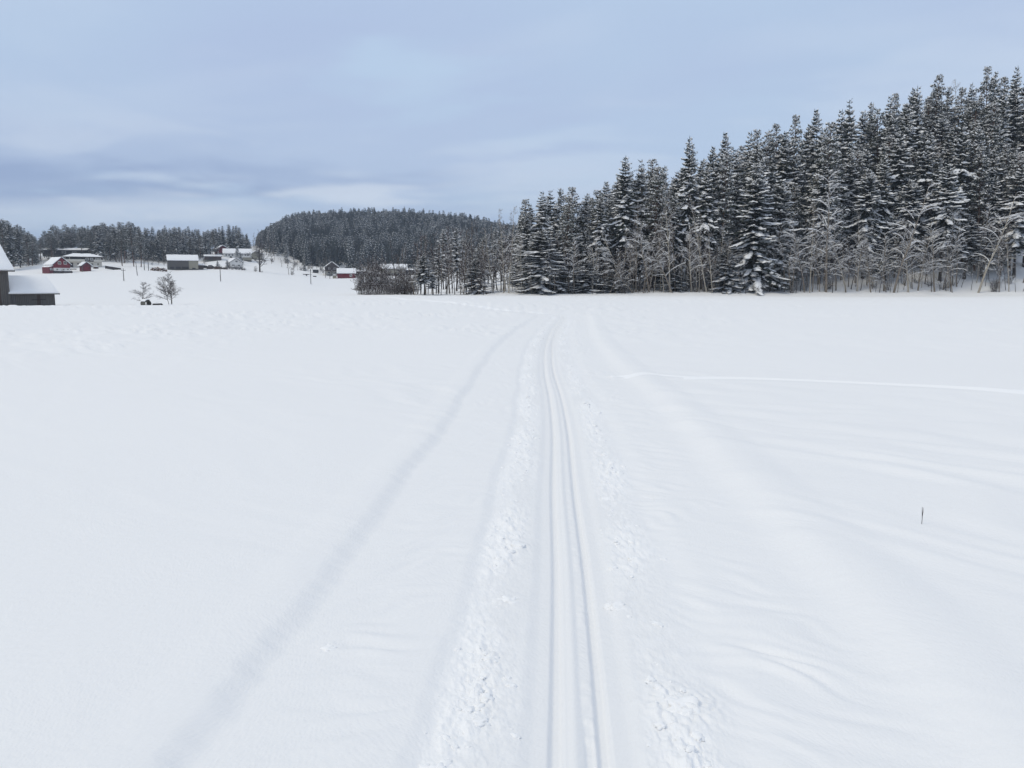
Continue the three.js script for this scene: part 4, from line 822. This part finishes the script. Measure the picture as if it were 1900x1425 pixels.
gable({ name: 'dark_annex', label: 'low dark building with snowy roof at the right end of the red barn', category: 'shed', px: 670, d: 424, w: 6.5, depth: 4.5, h: 1.9, pitch: .22, over: .4, mat: M.darkWood, ridge: 'x', up: .7 });
gable({ name: 'long_house', label: 'long pale house with a snowy roof seen through the alder thicket', category: 'house', px: 731, d: 430, w: 14, depth: 8, h: 2.6, pitch: .5, over: .5, mat: M.beige, ridge: 'x', up: 1.0, windows: [{ x: -3, y: 1.5 }, { x: 2.6, y: 1.5, w: 1.8 }], chimney: [-5, 0] });
{ // dark timber fence before the long house
  const t = thing('timber_fence', 'dark timber fence running below the long pale house behind the thicket', 'fence', spot(730, 422), facing(730));
  for (let k = 0; k < 3; k++) part('rail', box(28, .22, .08, 0, .35 + k * .36, 0), M.darkWood, t);
  for (let k = 0; k < 15; k++) part('post', box(.14, 1.3, .14, -13.8 + k * 1.97, .5, -.13), M.brownWood, t);
}
gable({ name: 'far_shed', label: 'dark low shed with snow right of the long pale house', category: 'shed', px: 768, d: 428, w: 9, depth: 4, h: 1.6, pitch: .2, over: .3, mat: M.darkWood, ridge: 'x', up: .7 });
{ const t = thing('storage_crate', 'pale wrapped crate with snow against the left end of the red barn', 'crate', spot(621, 409), facing(621)); part('body', box(2, 1.5, 1.6, 0, .7, 0), M.beige, t); part('lid', box(2.1, .1, 1.7, 0, 1.5, 0), M.brownWood, t); part('snow', snowSlab(2.1, 1.7, .4, 2).translate(0, 1.75, 0), M.roofSnow, t); }
gable({ name: 'black_hut', label: 'small black open-fronted hut on the slope left of the brown house', category: 'hut', px: 585.5, d: 436, w: 3.0, depth: 2.6, h: 1.6, pitch: .12, over: .3, mat: M.black, ridge: 'x', snow: .2, windows: [{ x: 0, y: 1.0, w: 1.8, h: .5, mat: M.oldWood2 }] });
{ const t = thing('farm_trailer', 'low flat snow-covered trailer on the field left of the pole', 'trailer', spot(568, 398), facing(568)); part('bed', box(3.2, .35, 1.8, 0, .75, 0), M.brownWood, t); part('drawbar', box(1.4, .12, .12, 2.2, .6, 0), M.black, t); for (const z of [-.8, .8]) part('wheel', new THREE.CylinderGeometry(.38, .38, .24, 14).rotateX(Math.PI / 2).translate(.2, .38, z), M.black, t); part('snow', snowSlab(3.1, 1.7, .35, 6).translate(0, 1.08, 0), M.roofSnow, t); }
{ const t = thing('feed_trough', 'short dark trough lying in the snow right of the flat trailer', 'trough', spot(584, 400), facing(584)); part('basin', join([box(1.7, .5, .08, 0, .3, .3), box(1.7, .5, .08, 0, .3, -.3), box(.08, .5, .52, -.81, .3, 0), box(.08, .5, .52, .81, .3, 0)]), M.black, t); part('snow', snowSlab(1.5, .5, .14, 1).translate(0, .5, 0), M.roofSnow, t); }
// utility poles
function pole(px, d, row, label, arms = 1, lean = 0) {
  const pos = spot(px, d), Hp = heightTo(row, d) - pos.y, t = thing('utility_pole', label, 'utility pole', pos, facing(px)); t.rotation.z = lean;
  part('post', new THREE.CylinderGeometry(.10, .15, Hp + .5, 10).translate(0, Hp / 2 - .25, 0), M.pole, t);
  if (arms) { const a = part('crossarm', box(1.3, .12, .12, 0, Hp - .7, .12), M.pole, t); for (const x of [-.55, .55]) part('insulator', new THREE.CylinderGeometry(.05, .07, .2, 8).translate(x, Hp - .54, .12), M.concrete, a); }
  part('snow', lumpGeo(px, 1).scale(.5, .3, .5).translate(0, .05, 0), M.roofSnow, t);
}
pole(230, 262, 498, 'thick utility pole standing alone on the left field', 1);
pole(255, 300, 486, 'slender utility pole right of the thick one on the left field', 0, .05);
pole(409.5, 268, 490, 'slender utility pole standing before the brown hedge', 0);
pole(577, 285, 499, 'utility pole on the open field left of the red barn', 0);
pole(604, 405, 482, 'dark utility pole right before the brown house', 1);
{ const pos = spot(272, 350), t = thing('twin_pole', 'twin wooden pole with cross rungs like a ladder at the wood edge', 'utility pole', pos, facing(272)); for (const s of [-1, 1]) part('post', new THREE.CylinderGeometry(.13, .17, 8.2, 10).translate(s * .85, 3.6, 0), M.pole, t); for (const y of [4.0, 5.3, 6.6]) part('rung', box(1.9, .16, .12, 0, y, .14), M.pole, t); }
{ // woodpile
  const t = thing('woodpile', 'heap of brown cut logs with patches of snow left of the grey barn', 'woodpile', spot(294, 356), facing(294)), rr = mulberry(5), geos = [];
  for (let k = 0; k < 90; k++) { const x = (rr() - .5) * 6.8, top = 1.75 * Math.sqrt(Math.max(0, 1 - (x / 3.6) ** 2)), y = rr() * top, g = new THREE.CylinderGeometry(.16, .18, 1.3, 7); g.rotateX(Math.PI / 2 + (rr() - .5) * .7); g.rotateY((rr() - .5) * 1.6); g.translate(x, y, (1 - y / 2) * .9 * rr()); geos.push(g); }
  part('logs', join(geos.slice(0, 60)), M.log, t, 'stuff'); part('weathered_logs', join(geos.slice(60)), M.brownWood, t, 'stuff');
  part('snow', join([lumpGeo(2.2, 2).scale(.9, .2, .5).translate(1.2, 1.35, .4), lumpGeo(3.2, 2).scale(.7, .16, .5).translate(-1.4, 1.25, .5), lumpGeo(6.2, 2).scale(.6, .2, .5).translate(2.7, .8, .5)]), M.roofSnow, t);
}
// brown hedges before the farmyard
[[389.5, 387, 1.9, 1.35, 'left'], [405, 386, 3.0, 1.75, 'wide'], [418, 386, 1.6, 1.0, 'low']].forEach(([px, d, w, h, k]) => {
  const t = thing('brown_hedge', `${k === 'left' ? 'rounded brown hedge, left one before the brown shed' : k === 'wide' ? 'widest and tallest rounded brown hedge before the farmyard' : 'low brown hedge right of the widest one before the farmyard'}`, 'hedge', spot(px, d));
  const mb = new MB(), rr = mulberry(px | 0);
  for (let i = 0; i < 420; i++) { const dd = V(rr() * 2 - 1, rr(), rr() * 2 - 1).normalize(), q = .62 + .38 * rr(); mb.kite(V(dd.x * w * q * .8, dd.y * h * q * .85, dd.z * 1.1 * q), V(dd.x + rr() - .5, dd.y + .3 * rr(), dd.z + rr() - .5).normalize(), V(rr() - .5, rr() - .5, rr() - .5).normalize(), .3 + .2 * rr(), .06); }
  part('twigs', mb.geo(false), M.hedge, t, 'stuff'); part('core', lumpGeo(px, 2).scale(w * .72, h * .95, .9), M.hedge, t); part('snow', lumpGeo(px + 1, 2).scale(w * .5, .12, .6).translate(0, h * .72, 0), M.roofSnow, t);
});
// garden and slope trees round the farms
const farmTree = (name, p, mats, px, d, row, g, label, cat, extra = {}) => { const pos = spot(px, d); return plant(name, p, mats, pos, heightTo(row, d) - pos.y, g, { label, category: cat, ...extra }); };
farmTree('garden_spruce', SPRUCE[3], [M.barkDark, M.needleA], 404, 392, 483, .38, 'small garden spruce behind the widest brown hedge', 'spruce');
farmTree('garden_spruce', SPRUCE[1], [M.barkDark, M.needleB], 441, 440, 457, .62, 'dark snowy spruce hiding the middle of the long white farmhouse', 'spruce');
farmTree('garden_spruce', SPRUCE[6], [M.barkDark, M.needleA], 447, 430, 468, .5, 'snowy spruce just below the dark one before the white farmhouse', 'spruce');
farmTree('garden_spruce', SPRUCE[2], [M.barkDark, M.needleB], 405.5, 445, 464, .32, 'small round dark conifer before the dark red cottage', 'spruce');
farmTree('garden_spruce', SPRUCE[1], [M.barkDark, M.needleB], 422, 396, 482, .36, 'small dark conifer at the left wall of the white cottage', 'spruce');
farmTree('hill_spruce', SPRUCE[3], [M.barkDark, M.needleA], 532, 486, 452, .75, 'single dark spruce standing free on the snowy slope below the hill wood', 'spruce');
farmTree('hill_spruce', SPRUCE[0], [M.barkDark, M.needleA], 516, 492, 458, .4, 'smaller dark spruce left of the single one on the snowy slope', 'spruce');
farmTree('round_bush', SPRUCE[1], [M.barkDark, M.needleC], 565.5, 442, 490, .5, 'round green juniper bush left of the black hut', 'juniper');
farmTree('garden_conifer', SPRUCE[2], [M.barkDark, M.needleB], 571.5, 437, 498, .18, 'left one of two tiny dark conifers beside the black hut', 'conifer');
farmTree('garden_conifer', SPRUCE[0], [M.barkDark, M.needleB], 576, 437, 498, .18, 'right one of two tiny dark conifers beside the black hut', 'conifer');
farmTree('round_tree', BARE.round[0], [M.barkDark, M.twig], 482, 385, 456, 1.6, 'large bare round-crowned tree standing right of the white cottage', 'bare tree');
farmTree('bare_shrub', BARE.shrub[0], [M.barkGrey, M.twig], 474, 388, 491, .8, 'small bare shrub left of the large round-crowned tree', 'shrub');
farmTree('bare_shrub', BARE.shrub[0], [M.barkGrey, M.twig], 486, 384, 501, .6, 'low bare shrub at the foot of the large round-crowned tree', 'shrub');
farmTree('bare_tree', BARE.far[1], [M.barkGrey, M.twig], 536, 396, 476, .8, 'bare tree with upright limbs on the open slope between the farms', 'bare tree');
farmTree('bare_shrub', BARE.shrub[0], [M.barkGrey, M.twig], 542, 395, 497, .9, 'bare shrub at the right of the upright-limbed bare tree', 'shrub');
farmTree('bare_tree', BARE.far[0], [M.barkDark, M.twig], 547, 455, 470, .6, 'slender dark bare tree below the hill wood, left of the juniper', 'bare tree');
farmTree('bare_tree', BARE.far[1], [M.barkDark, M.twig], 588, 447, 462, .8, 'dark bare tree behind the black hut', 'bare tree');
farmTree('bare_tree', BARE.far[0], [M.barkDark, M.twig], 612, 404, 470, .7, 'bare forked tree standing before the brown house', 'bare tree');
farmTree('bare_tree', BARE.far[1], [M.barkGrey, M.twig], 523, 450, 476, .6, 'thin pale bare tree on the slope above the upright-limbed tree', 'bare tree');
[[426, 388, 488], [431, 387, 492], [438, 388, 489], [444, 389, 491], [449, 390, 488], [453, 391, 495]].forEach(([px, d, row], i) => farmTree('garden_shrub', BARE.shrub[0], [M.twig, M.twig], px, d, row, .8, `bare garden shrub before the white cottage, ${NTH[i]} from the left`, 'shrub', { group: 'shrubs before the white cottage' }));
{ const rr = mulberry(1212), l = []; for (let k = 0; k < 30; k++) l.push([498 + 130 * rr(), 0]); l.sort((a, b) => a[0] - b[0]);
  l.forEach(([px], k) => { const d = lerp(440, 480, rr()) + (px < 540 ? 12 : 0), pos = spot(px, d); plant(k % 3 ? 'slope_shrub' : 'slope_sapling', k % 3 ? BARE.shrub[0] : BARE.far[k % 2], [M.barkGrey, M.twig], pos, k % 3 ? 1.6 + 2 * rr() : 6 + 3 * rr(), k % 3 ? .9 : .5, { label: `bare grey scrub on the snowy slope below the hill wood, ${NTH[k]} from the left`, category: k % 3 ? 'shrub' : 'bare sapling', group: 'scrub on the slope below the hill wood' }); }); }
// the two field trees and the things by the ditch on the left
farmTree('field_tree', BARE.fieldA[0], [M.barkDark, M.twig], 318, 106, 507, 1.05, 'larger three-stemmed bare tree standing on the left field with a dark clump', 'bare tree');
farmTree('field_tree', BARE.fieldB[0], [M.barkDark, M.twig], 266, 106, 526, 1.05, 'smaller bare tree standing left of the three-stemmed one behind the ring', 'bare tree');
{ // witches' broom in the larger tree
  const mb = new MB(), rr = mulberry(8), c = spot(323, 106.2); c.y = heightTo(536, 106.2);
  for (let i = 0; i < 320; i++) { const d = V(rr() * 2 - 1, rr() * 2 - 1, rr() * 2 - 1).normalize(), q = rr() ** .5; mb.kite(V(d.x * .26 * q, d.y * .36 * q - .1, d.z * .26 * q), V(rr() - .5, rr() - .2, rr() - .5).normalize(), V(rr() - .5, rr() - .5, rr() - .5).normalize(), .14, .008); }
  const m = new THREE.Mesh(mb.geo(false), M.twigRed); m.name = 'twig_clump'; m.position.copy(c); m.castShadow = true; scene.add(tag(m, 'dense brown twig clump like a nest in the larger field tree', 'nest'));
}
{ // ring of a concrete culvert lying on its side
  const pos = spot(272, 104), t = thing('culvert_ring', 'big dark concrete ring lying on its side with snow on top, left field', 'concrete ring', pos, facing(272) + .62);
  const sh = new THREE.Shape(); sh.absarc(0, 0, .52, 0, 6.2832); const ho = new THREE.Path(); ho.absarc(0, 0, .45, 0, 6.2832, true); sh.holes.push(ho);
  part('ring', new THREE.ExtrudeGeometry(sh, { depth: 1.0, curveSegments: 28, bevelEnabled: true, bevelSize: .012, bevelThickness: .012, bevelSegments: 2 }).translate(0, .36, -.6), M.concrete, t);
  const cap = new THREE.Shape(); cap.absarc(0, 0, .535, .95, 2.5); cap.absarc(0, .01, .585, 2.4, 1.05, true); cap.closePath();
  part('snow', new THREE.ExtrudeGeometry(cap, { depth: .9, curveSegments: 16, bevelEnabled: true, bevelSize: .02, bevelThickness: .03, bevelSegments: 2 }).translate(0, .36, -.56), M.roofSnow, t);
  part('inner_snow', lumpGeo(4.4, 2).scale(.32, .12, .4).translate(0, .12, -.1), M.roofSnow, t);
}
{ const t = thing('old_tyre', 'dark half-buried tractor tyre right of the concrete ring', 'tyre', spot(297.5, 103.5), facing(297)); part('tread', new THREE.TorusGeometry(.26, .12, 10, 28).translate(0, .02, 0), M.black, t); part('snow', lumpGeo(7.1, 2).scale(.2, .06, .12).translate(-.05, .39, 0), M.roofSnow, t); }
{ const t = thing('dark_plank_heap', 'low dark heap of planks between the ring and the tyre', 'plank heap', spot(288.5, 103.6), facing(288)); for (let k = 0; k < 5; k++) part('plank', box(.7, .06, .14, R(-.1, .1), .06 + k * .06, R(-.1, .1)).rotateY(R(-.5, .5)), M.darkWood, t); part('snow', lumpGeo(9.1, 2).scale(.3, .08, .2).translate(.05, .42, 0), M.roofSnow, t); }
{ const t = thing('flat_stone', 'flat dark stone with a snow cap at the foot of the larger field tree', 'stone', spot(317, 103), facing(317)); part('rock', lumpGeo(1.9, 2).scale(.36, .2, .3), M.darkWood, t); part('snow', lumpGeo(2.9, 2).scale(.32, .1, .26).translate(0, .14, 0), M.roofSnow, t); }
{ const t = thing('snowy_stone', 'grey stone half under snow on the crest left of the concrete ring', 'stone', spot(154, 102), facing(154)); part('rock', lumpGeo(1.2, 2).scale(.5, .24, .3), M.oldWood, t); part('snow', lumpGeo(2.2, 2).scale(.42, .12, .26).translate(0, .16, 0), M.roofSnow, t); }
{ // dry grass along the ditch
  const mb = new MB(), rr = mulberry(66);
  for (let k = 0; k < 900; k++) {
    const cl = [112, 128, 134, 170, 176, 209, 222, 230, 243, 243, 176][Math.floor(rr() * 11)], px = cl + (rr() - .5) * (rr() < .35 ? 40 : 9), c = spot(px, 102 + 3 * rr());
    const a = rr() * 6.28, l = .10 + .26 * rr() ** 2, d = V(Math.cos(a) * .5, 1, Math.sin(a) * .5).normalize(); mb.kite(c, d, V(Math.cos(a + 1.5), 0, Math.sin(a + 1.5)), l, .014);
  }
  const m = new THREE.Mesh(mb.geo(false), M.grass); m.name = 'dry_grass'; m.castShadow = true; scene.add(tag(m, 'dry brown grass tips sticking out of the snow along the ditch on the left', 'grass', null, 'stuff'));
}
{ // old grey hay barn at the left border: tall part and low wing
  const phi = 51 * D2R, corner = spot(103, 119); corner.y = -2.3;
  const b = thing('hay_barn', 'old weathered grey hay barn with a low leaning wing at the left border', 'barn', corner, phi);
  // local axes: +z looks out of the front wall, -x runs along it to the tall part
const boardSets = (x0, x1, y0, y1, z, seed) => { const rr = mulberry(seed), sets = [[], [], []]; for (let x = x0; x < x1 - .1; x += .24) { const h = y1 - y0 - rr() * .12; sets[Math.floor(rr() * 2.6)].push(box(.20 + .02 * rr(), h, .035, x + .12, y0 + h / 2 + .05 * rr(), z + rr() * .03)); } return sets.map((g, i) => [join(g), [M.oldWood, M.oldWood2, M.brownWood][i]]); };
  part('low_wall', box(6.0, 3.1, .12, -3.1, 1.3, -.08), M.darkWood, b);
  for (const [g, m] of boardSets(-6.1, 0, -.3, 2.85, 0, 4)) part('low_boards', g, m, b, 'stuff');
  part('end_wall', (() => { const s = new THREE.Shape([[0, -.3], [0, 2.85], [-4.4, 5.2], [-4.4, -.3]].map(([x, y]) => new THREE.Vector2(x, y))); return new THREE.ExtrudeGeometry(s, { depth: .1, bevelEnabled: false }).rotateY(-Math.PI / 2); })(), M.oldWood, b);
  part('broken_board', box(1.9, .1, .05, -2.3, 1.75, .08).rotateZ(.0), M.darkWood, b);
  const low = new THREE.Group(); low.name = 'low_roof'; b.add(low);
  const slope = (g, pitch, x, y, z) => { g.rotateX(pitch); g.translate(x, y, z); return g; };
  part('covering', slope(box(7.0, .12, 5.6), .50, -2.95, 3.9, -1.9), M.oldWood2, low);
  part('snow', slope(snowSlab(6.9, 5.5, .36, 12), .50, -2.95, 4.12, -1.85), M.roofSnow, low);
  part('tall_wall', box(8, 6.6, .12, -10.3, 3.0, .28), M.darkWood, b);
  for (const [g, m] of boardSets(-14.3, -6.3, -.3, 6.2, .36, 7)) part('tall_boards', g, m, b, 'stuff');
  part('corner_post', box(.26, 6.4, .26, -6.35, 2.9, .34), M.oldWood2, b);
  part('tall_end_wall', (() => { const s = new THREE.Shape([[0.3, -.3], [0.3, 6.2], [-4.5, 10], [-9.4, 6.2], [-9.4, -.3]].map(([x, y]) => new THREE.Vector2(x, y))); return new THREE.ExtrudeGeometry(s, { depth: .1, bevelEnabled: false }).rotateY(-Math.PI / 2).translate(-6.32, 0, 0); })(), M.oldWood, b);
  const tall = new THREE.Group(); tall.name = 'tall_roof'; b.add(tall);
  for (const s of [1, -1]) {
    part('covering', slope(box(9.4, .14, 6.9), s * .66, -10.2, 8.05, s * 2.45 - 4.5 + .35), M.oldWood2, tall);
    part('snow', slope(snowSlab(9.3, 6.8, .40, 13 + s), s * .66, -10.2, 8.32, s * 2.5 - 4.5 + .4), M.roofSnow, tall);
  }
}
// single dry stalk in the foreground, with two blades
{
  const [x, d] = onPlane(1710, 974), t = thing('grass_stalk', 'single dark forked grass stalk sticking out of the snow on the right', 'grass stalk', V(x, groundAt(x, -d) - .02, -d)), m = new MB(), m2 = new MB();
  m.tube([V(0, 0, 0), V(.001, .06, 0), V(-.001, .10, 0), V(-.006, .152, .002)], [.0020, .0020, .0028, .0013], 6); m2.tube([V(.001, .075, 0), V(.004, .115, .002), V(.004, .148, .003)], [.0015, .0015, .0008], 5);
  part('stem', m.geo(), M.stalk, t); part('blade', m2.geo(), M.stalk, t);
}
// ------------------------------------------------------------------ the wood behind the farms on the left
const LEFT_TOPS = [[-20, 404], [20, 410], [50, 424], [75, 436], [95, 424], [105, 418], [150, 416], [190, 414], [215, 414], [240, 412], [275, 417], [290, 428], [300, 418], [335, 418], [370, 422], [400, 420], [430, 416], [450, 420], [468, 440]];
{
  const rr = mulberry(808), top = (px) => { let i = 0; while (i < LEFT_TOPS.length - 2 && px > LEFT_TOPS[i + 1][0]) i++; return lerp(LEFT_TOPS[i][1], LEFT_TOPS[i + 1][1], clamp((px - LEFT_TOPS[i][0]) / (LEFT_TOPS[i + 1][0] - LEFT_TOPS[i][0]), 0, 1)); };
  const taken = []; let n = 0;
  const put = (px, d, row) => {
    const pos = spot(px, d); if (taken.some((t) => Math.hypot(t.x - pos.x, t.z - pos.z) < 3.0)) return;
    const Ht = clamp(heightTo(row, d) - pos.y, 8, 27); taken.push(pos); n++;
    const p = px < 250 ? rr() < .72 : rr() < .3, proto = p ? PINE_FAR[Math.floor(rr() * 3)] : SPRUCE_FAR[Math.floor(rr() * 3)];
    plant(p ? 'pine_tree' : 'spruce_tree', proto, [p ? M.barkPine : M.barkDark, p ? (rr() < .5 ? M.needleC : M.needleB) : NEEDLES[Math.floor(rr() * 3)]], pos, Ht, clamp(Ht / 20, .75, 1.2) * (1.15 + .35 * rr()), { zone: 'left', px, kindWord: p ? 'pine' : 'spruce', category: p ? 'pine' : 'spruce', group: 'conifers of the wood behind the left farms' });
  };
  for (let px = -14; px < 462; px += 6.2) put(px + rr() * 3, 455 + 30 * rr(), top(px) + (rr() < .3 ? -3 : 2) + 6 * rr());
  for (let k = 0; k < 1200 && n < 240; k++) { const px = -20 + 485 * rr(); const dm = px > 400 ? 476 : px > 250 ? 432 : px > 70 ? 408 : 372; put(px, dm + 55 * rr(), top(px) + 3 + 22 * rr()); }
  for (const [px, d, row] of [[8, 352, 405], [22, 350, 412], [38, 360, 424], [52, 372, 432], [62, 366, 446], [262, 372, 424], [247, 375, 420], [228, 378, 428]]) put(px, d, row);
  for (let k = 0; k < 8; k++) { const px = 470 + 6 * k + 6 * rr() - 10, d = 500, pos = spot(px, d); plant('birch_tree', BARE.far[k % 2], [M.barkGrey, M.twig], pos, heightTo(424 + 14 * rr(), d) - pos.y, 1, { label: `pale bare birch in the gap between left wood and hill, ${NTH[k]} from the left`, category: 'birch', group: 'birches in the gap between the left wood and the hill' }); }
  for (let k = 0; k < 26; k++) { const px = lerp(30, 380, (k + rr()) / 26), d = 400 + 20 * rr() - (px < 80 ? 36 : 0), pos = spot(px, d); plant('wood_shrub', BARE.thicket[k % 2], [M.barkGrey, M.twig], pos, 3 + 4 * rr(), .8, { label: 'bare grey undergrowth shrub at the foot of the wood behind the left farms', category: 'shrub', group: 'undergrowth at the foot of the left wood' }); }
}
// ------------------------------------------------------------------ the hill wood in the middle: far off, one mass
{
  const rr = mulberry(515), protos = [];
  const hillTree = (seed, pine) => {
    const r = mulberry(seed), c = new MB(), s = new MB(), Hh = 16, h0 = pine ? 4.5 : 1.2;
    c.tube([V(0, -.5, 0), V(0, Hh * .96, 0)], [.2, .04], 4);
    for (let h = h0; h < Hh - .3; h += pine ? .9 : .75) {
      const rel = (h - h0) / (Hh - h0), L0 = (pine ? 2.9 * (1 - rel) ** .55 * (.5 + .5 * sstep(0, .3, rel)) : 3.1 * (1 - rel) ** .62) + .2, n = rel > .85 ? 4 : 6;
      for (let k = 0; k < n; k++) {
        const a = (k + r()) / n * 6.28 + h * 2, L = L0 * (.55 + .6 * r()), d = V(Math.cos(a), pine ? .2 : -.2 + .5 * rel, Math.sin(a)).normalize(), o = V(0, h + (r() - .5) * .7, 0);
        c.kite(o, d, V(-d.z, .1, d.x), L, .24 * L + .1);
        const e = V(d.x * L * .75, o.y + d.y * L * .75, d.z * L * .75), q = .35 + .2 * L0;
        for (let j = 0; j < 7; j++) { const dd = V(r() * 2 - 1, r() * 1.4 - .7, r() * 2 - 1).normalize(); c.kite(e, dd, V(r() - .5, r() - .5, r() - .5).cross(dd).normalize(), q * (.7 + .5 * r()), q * .28); }
        for (let j = 0; j < 2; j++) if (r() < .62) s.pillow(V(e.x + (r() - .5) * .5, e.y + q * .3, e.z + (r() - .5) * .5), d, q * (.2 + .3 * r()), q * (.14 + .2 * r()), q * .25, r);
      }
    }
    return [c.geo(false), s.geo()];
  };
  for (let k = 0; k < 5; k++) protos.push(hillTree(60 + k, k % 2 === 0));
  const HILL_TOPS = [[478, 432], [492, 420], [508, 406], [530, 402], [560, 396], [600, 391], [640, 388], [700, 388], [750, 388], [800, 391], [850, 397], [900, 405], [940, 412], [1000, 420], [1060, 430]];
  const ht = (px) => { let i = 0; while (i < HILL_TOPS.length - 2 && px > HILL_TOPS[i + 1][0]) i++; return lerp(HILL_TOPS[i][1], HILL_TOPS[i + 1][1], clamp((px - HILL_TOPS[i][0]) / (HILL_TOPS[i + 1][0] - HILL_TOPS[i][0]), 0, 1)); };
  const lists = protos.map(() => []);
  const foot = (px) => (px < 500 ? 520 : px < 560 ? 505 : px < 640 ? 472 : px < 800 ? 468 : 470);
  for (let k = 0; k < 7000; k++) {
    const px = 478 + 560 * rr(), d = lerp(foot(px), 880, rr() ** .75), pos = spot(px, d), cap = heightTo(ht(px) + (rr() < .1 ? -5 + 4 * rr() : 3 + 8 * rr()), d) - pos.y;
    const want = 9 + 10 * rr() ** .8; if (cap < want * .72) continue; const Ht = Math.min(cap, want); lists[k % 5].push([pos, Ht / 16, .8 + .5 * rr(), rr() * 6.28, clamp(.5 + .45 * n2(pos.x / 45, pos.z / 60) + .5 * (rr() - .5), 0, 1)]);
  }
  const g = new THREE.Group(); g.name = 'hill_wood'; scene.add(tag(g, 'dense snow-dusted conifer wood covering the rounded hill behind the farms', 'wood', null, 'stuff'));
  const dm = new THREE.Object3D(), col = new THREE.Color(), hillNeedle = std(1, 1, 1, .85, { name: 'hill_needles' });
  protos.forEach(([c, s], i) => {
    const a = new THREE.InstancedMesh(c, hillNeedle, lists[i].length), snowy = lists[i].filter((e) => e[4] + .5 * n2(e[0].x / 22 + 3, e[0].z / 30) > .38), b = new THREE.InstancedMesh(s, M.treeSnow, snowy.length); let nb = 0; a.name = 'crowns'; b.name = 'snow'; a.userData.kind = b.userData.kind = 'stuff'; a.castShadow = b.castShadow = true;
    lists[i].forEach(([pos, k, wd, turn, q], j) => { dm.position.copy(pos); dm.rotation.y = turn; dm.scale.set(wd, k, wd); dm.updateMatrix(); a.setMatrixAt(j, dm.matrix); if (snowy.includes(lists[i][j])) b.setMatrixAt(nb++, dm.matrix); a.setColorAt(j, col.setRGB(lerp(.04, .085, q), lerp(.052, .098, q), lerp(.048, .095, q))); });
    g.add(a, b);
  });
}
// ------------------------------------------------------------------ tell look-alike trees apart in words
{
  const words = (k) => NTH[k] ?? 'last';
  const by = (list, key) => { const m = new Map(); for (const t of list) { const k = key(t); if (!m.has(k)) m.set(k, []); m.get(k).push(t); } return m; };
  const px = (t) => 950 + FOCAL * .992 * t.position.x / -t.position.z;
  const sky = (x) => { let b = 0; SKYLINE.forEach((s, i) => { if (Math.abs(s[0] - x) < Math.abs(SKYLINE[b][0] - x)) b = i; }); return b; };
  const run = (group, filter, text, key = (t) => sky(px(t)), sort = (a, b) => px(a) - px(b)) => {
    const l = allTrees.filter((a) => a.group === group && filter(a.t.userData.label ?? '')).map((a) => a.t);
    for (const [i, ts] of by(l, key)) { ts.sort(sort); ts.forEach((t, k) => { t.userData.label = text(t, i, k, ts.length); }); }
  };
  const uphill = (a, b) => b.position.z - a.position.z;
  run('spruces within the right forest', () => true, (t, i, k) => `snow-laden spruce below the ${words(i)} top of the right skyline, ${words(k)} counted uphill`, undefined, uphill);
  run('pines within the right forest', () => true, (t, i, k) => `snow-laden pine below the ${words(i)} top of the right skyline, ${words(k)} counted uphill`, undefined, uphill);
  run('saplings along the foot of the right forest', () => true, (t, i, k) => `thin bare sapling below the ${words(i)} top of the right skyline, ${words(k)} from the left`);
  run('bare trees along the edge of the right forest', (s) => s.startsWith('bare grey tree with snow'), (t, i, k) => `bare grey tree in the edge row, below the ${words(i)} right skyline top, ${words(k)} there`);
  run('bare trees among the spruces of the right forest', () => true, (t, i, k) => `bare tree among spruces, below the ${words(i)} right skyline top, ${words(k)} from the left`);
  run('brush along the foot of the right forest', () => true, (t, i, k) => `dark tangled brush at the forest foot, below the ${words(i)} right skyline top, ${words(k)} there`);
  run('spruces in the front row of the right forest', (s) => s.startsWith('snow-covered spruce in the front row'), (t, i, k) => `snow-covered front-row spruce below the ${words(i)} top of the right skyline${k ? ', second one' : ''}`);
  run('alders in the thicket at the end of the field', () => true, (t, i, k) => `brown many-stemmed alder in the thicket before the long house, ${words(k)} from the left`, () => 0);
  run('low bushes under the alder thicket', () => true, (t, i, k) => `low tangled bush at the foot of the alder thicket, ${words(k)} from the left`, () => 0);
  run('bare trees between the thicket and the forest', () => true, (t, i, k) => `bare tree between the alder thicket and the right forest, ${words(k)} from the left`, () => 0);
  run('trees behind the bare row left of the right forest', () => true, (t, i, k) => `${t.userData.category === 'spruce' ? 'dark spruce' : 'brown bare tree'} behind the bare row left of the right forest, ${words(k)} from the left`, () => 0);
  run('undergrowth at the foot of the left wood', () => true, (t, i, k) => `bare grey undergrowth shrub at the foot of the left wood, ${words(k)} from the left`, () => 0);
  const marks = [[0, 'at the left border'], [45, 'left of the red house'], [95, 'behind the red house'], [135, 'behind the cream house, left half'], [170, 'behind the cream house, right half'], [210, 'behind the sloping log stack'], [255, 'left of the twin pole'], [290, 'behind the woodpile'], [325, 'behind the grey barn, left half'], [355, 'behind the grey barn, right half'], [390, 'behind the brown shed'], [430, 'behind the white farmhouse'], [460, 'at the right end of the left wood']];
  run('conifers of the wood behind the left farms', () => true, (t, i, k) => `snow-dusted ${t.userData.category} ${marks[i][1]}, ${words(k)} of those from the left`, (t) => { let b = 0; marks.forEach((m, i) => { if (Math.abs(m[0] - px(t)) < Math.abs(marks[b][0] - px(t))) b = i; }); return b; });
}
renderer.render(scene, camera);
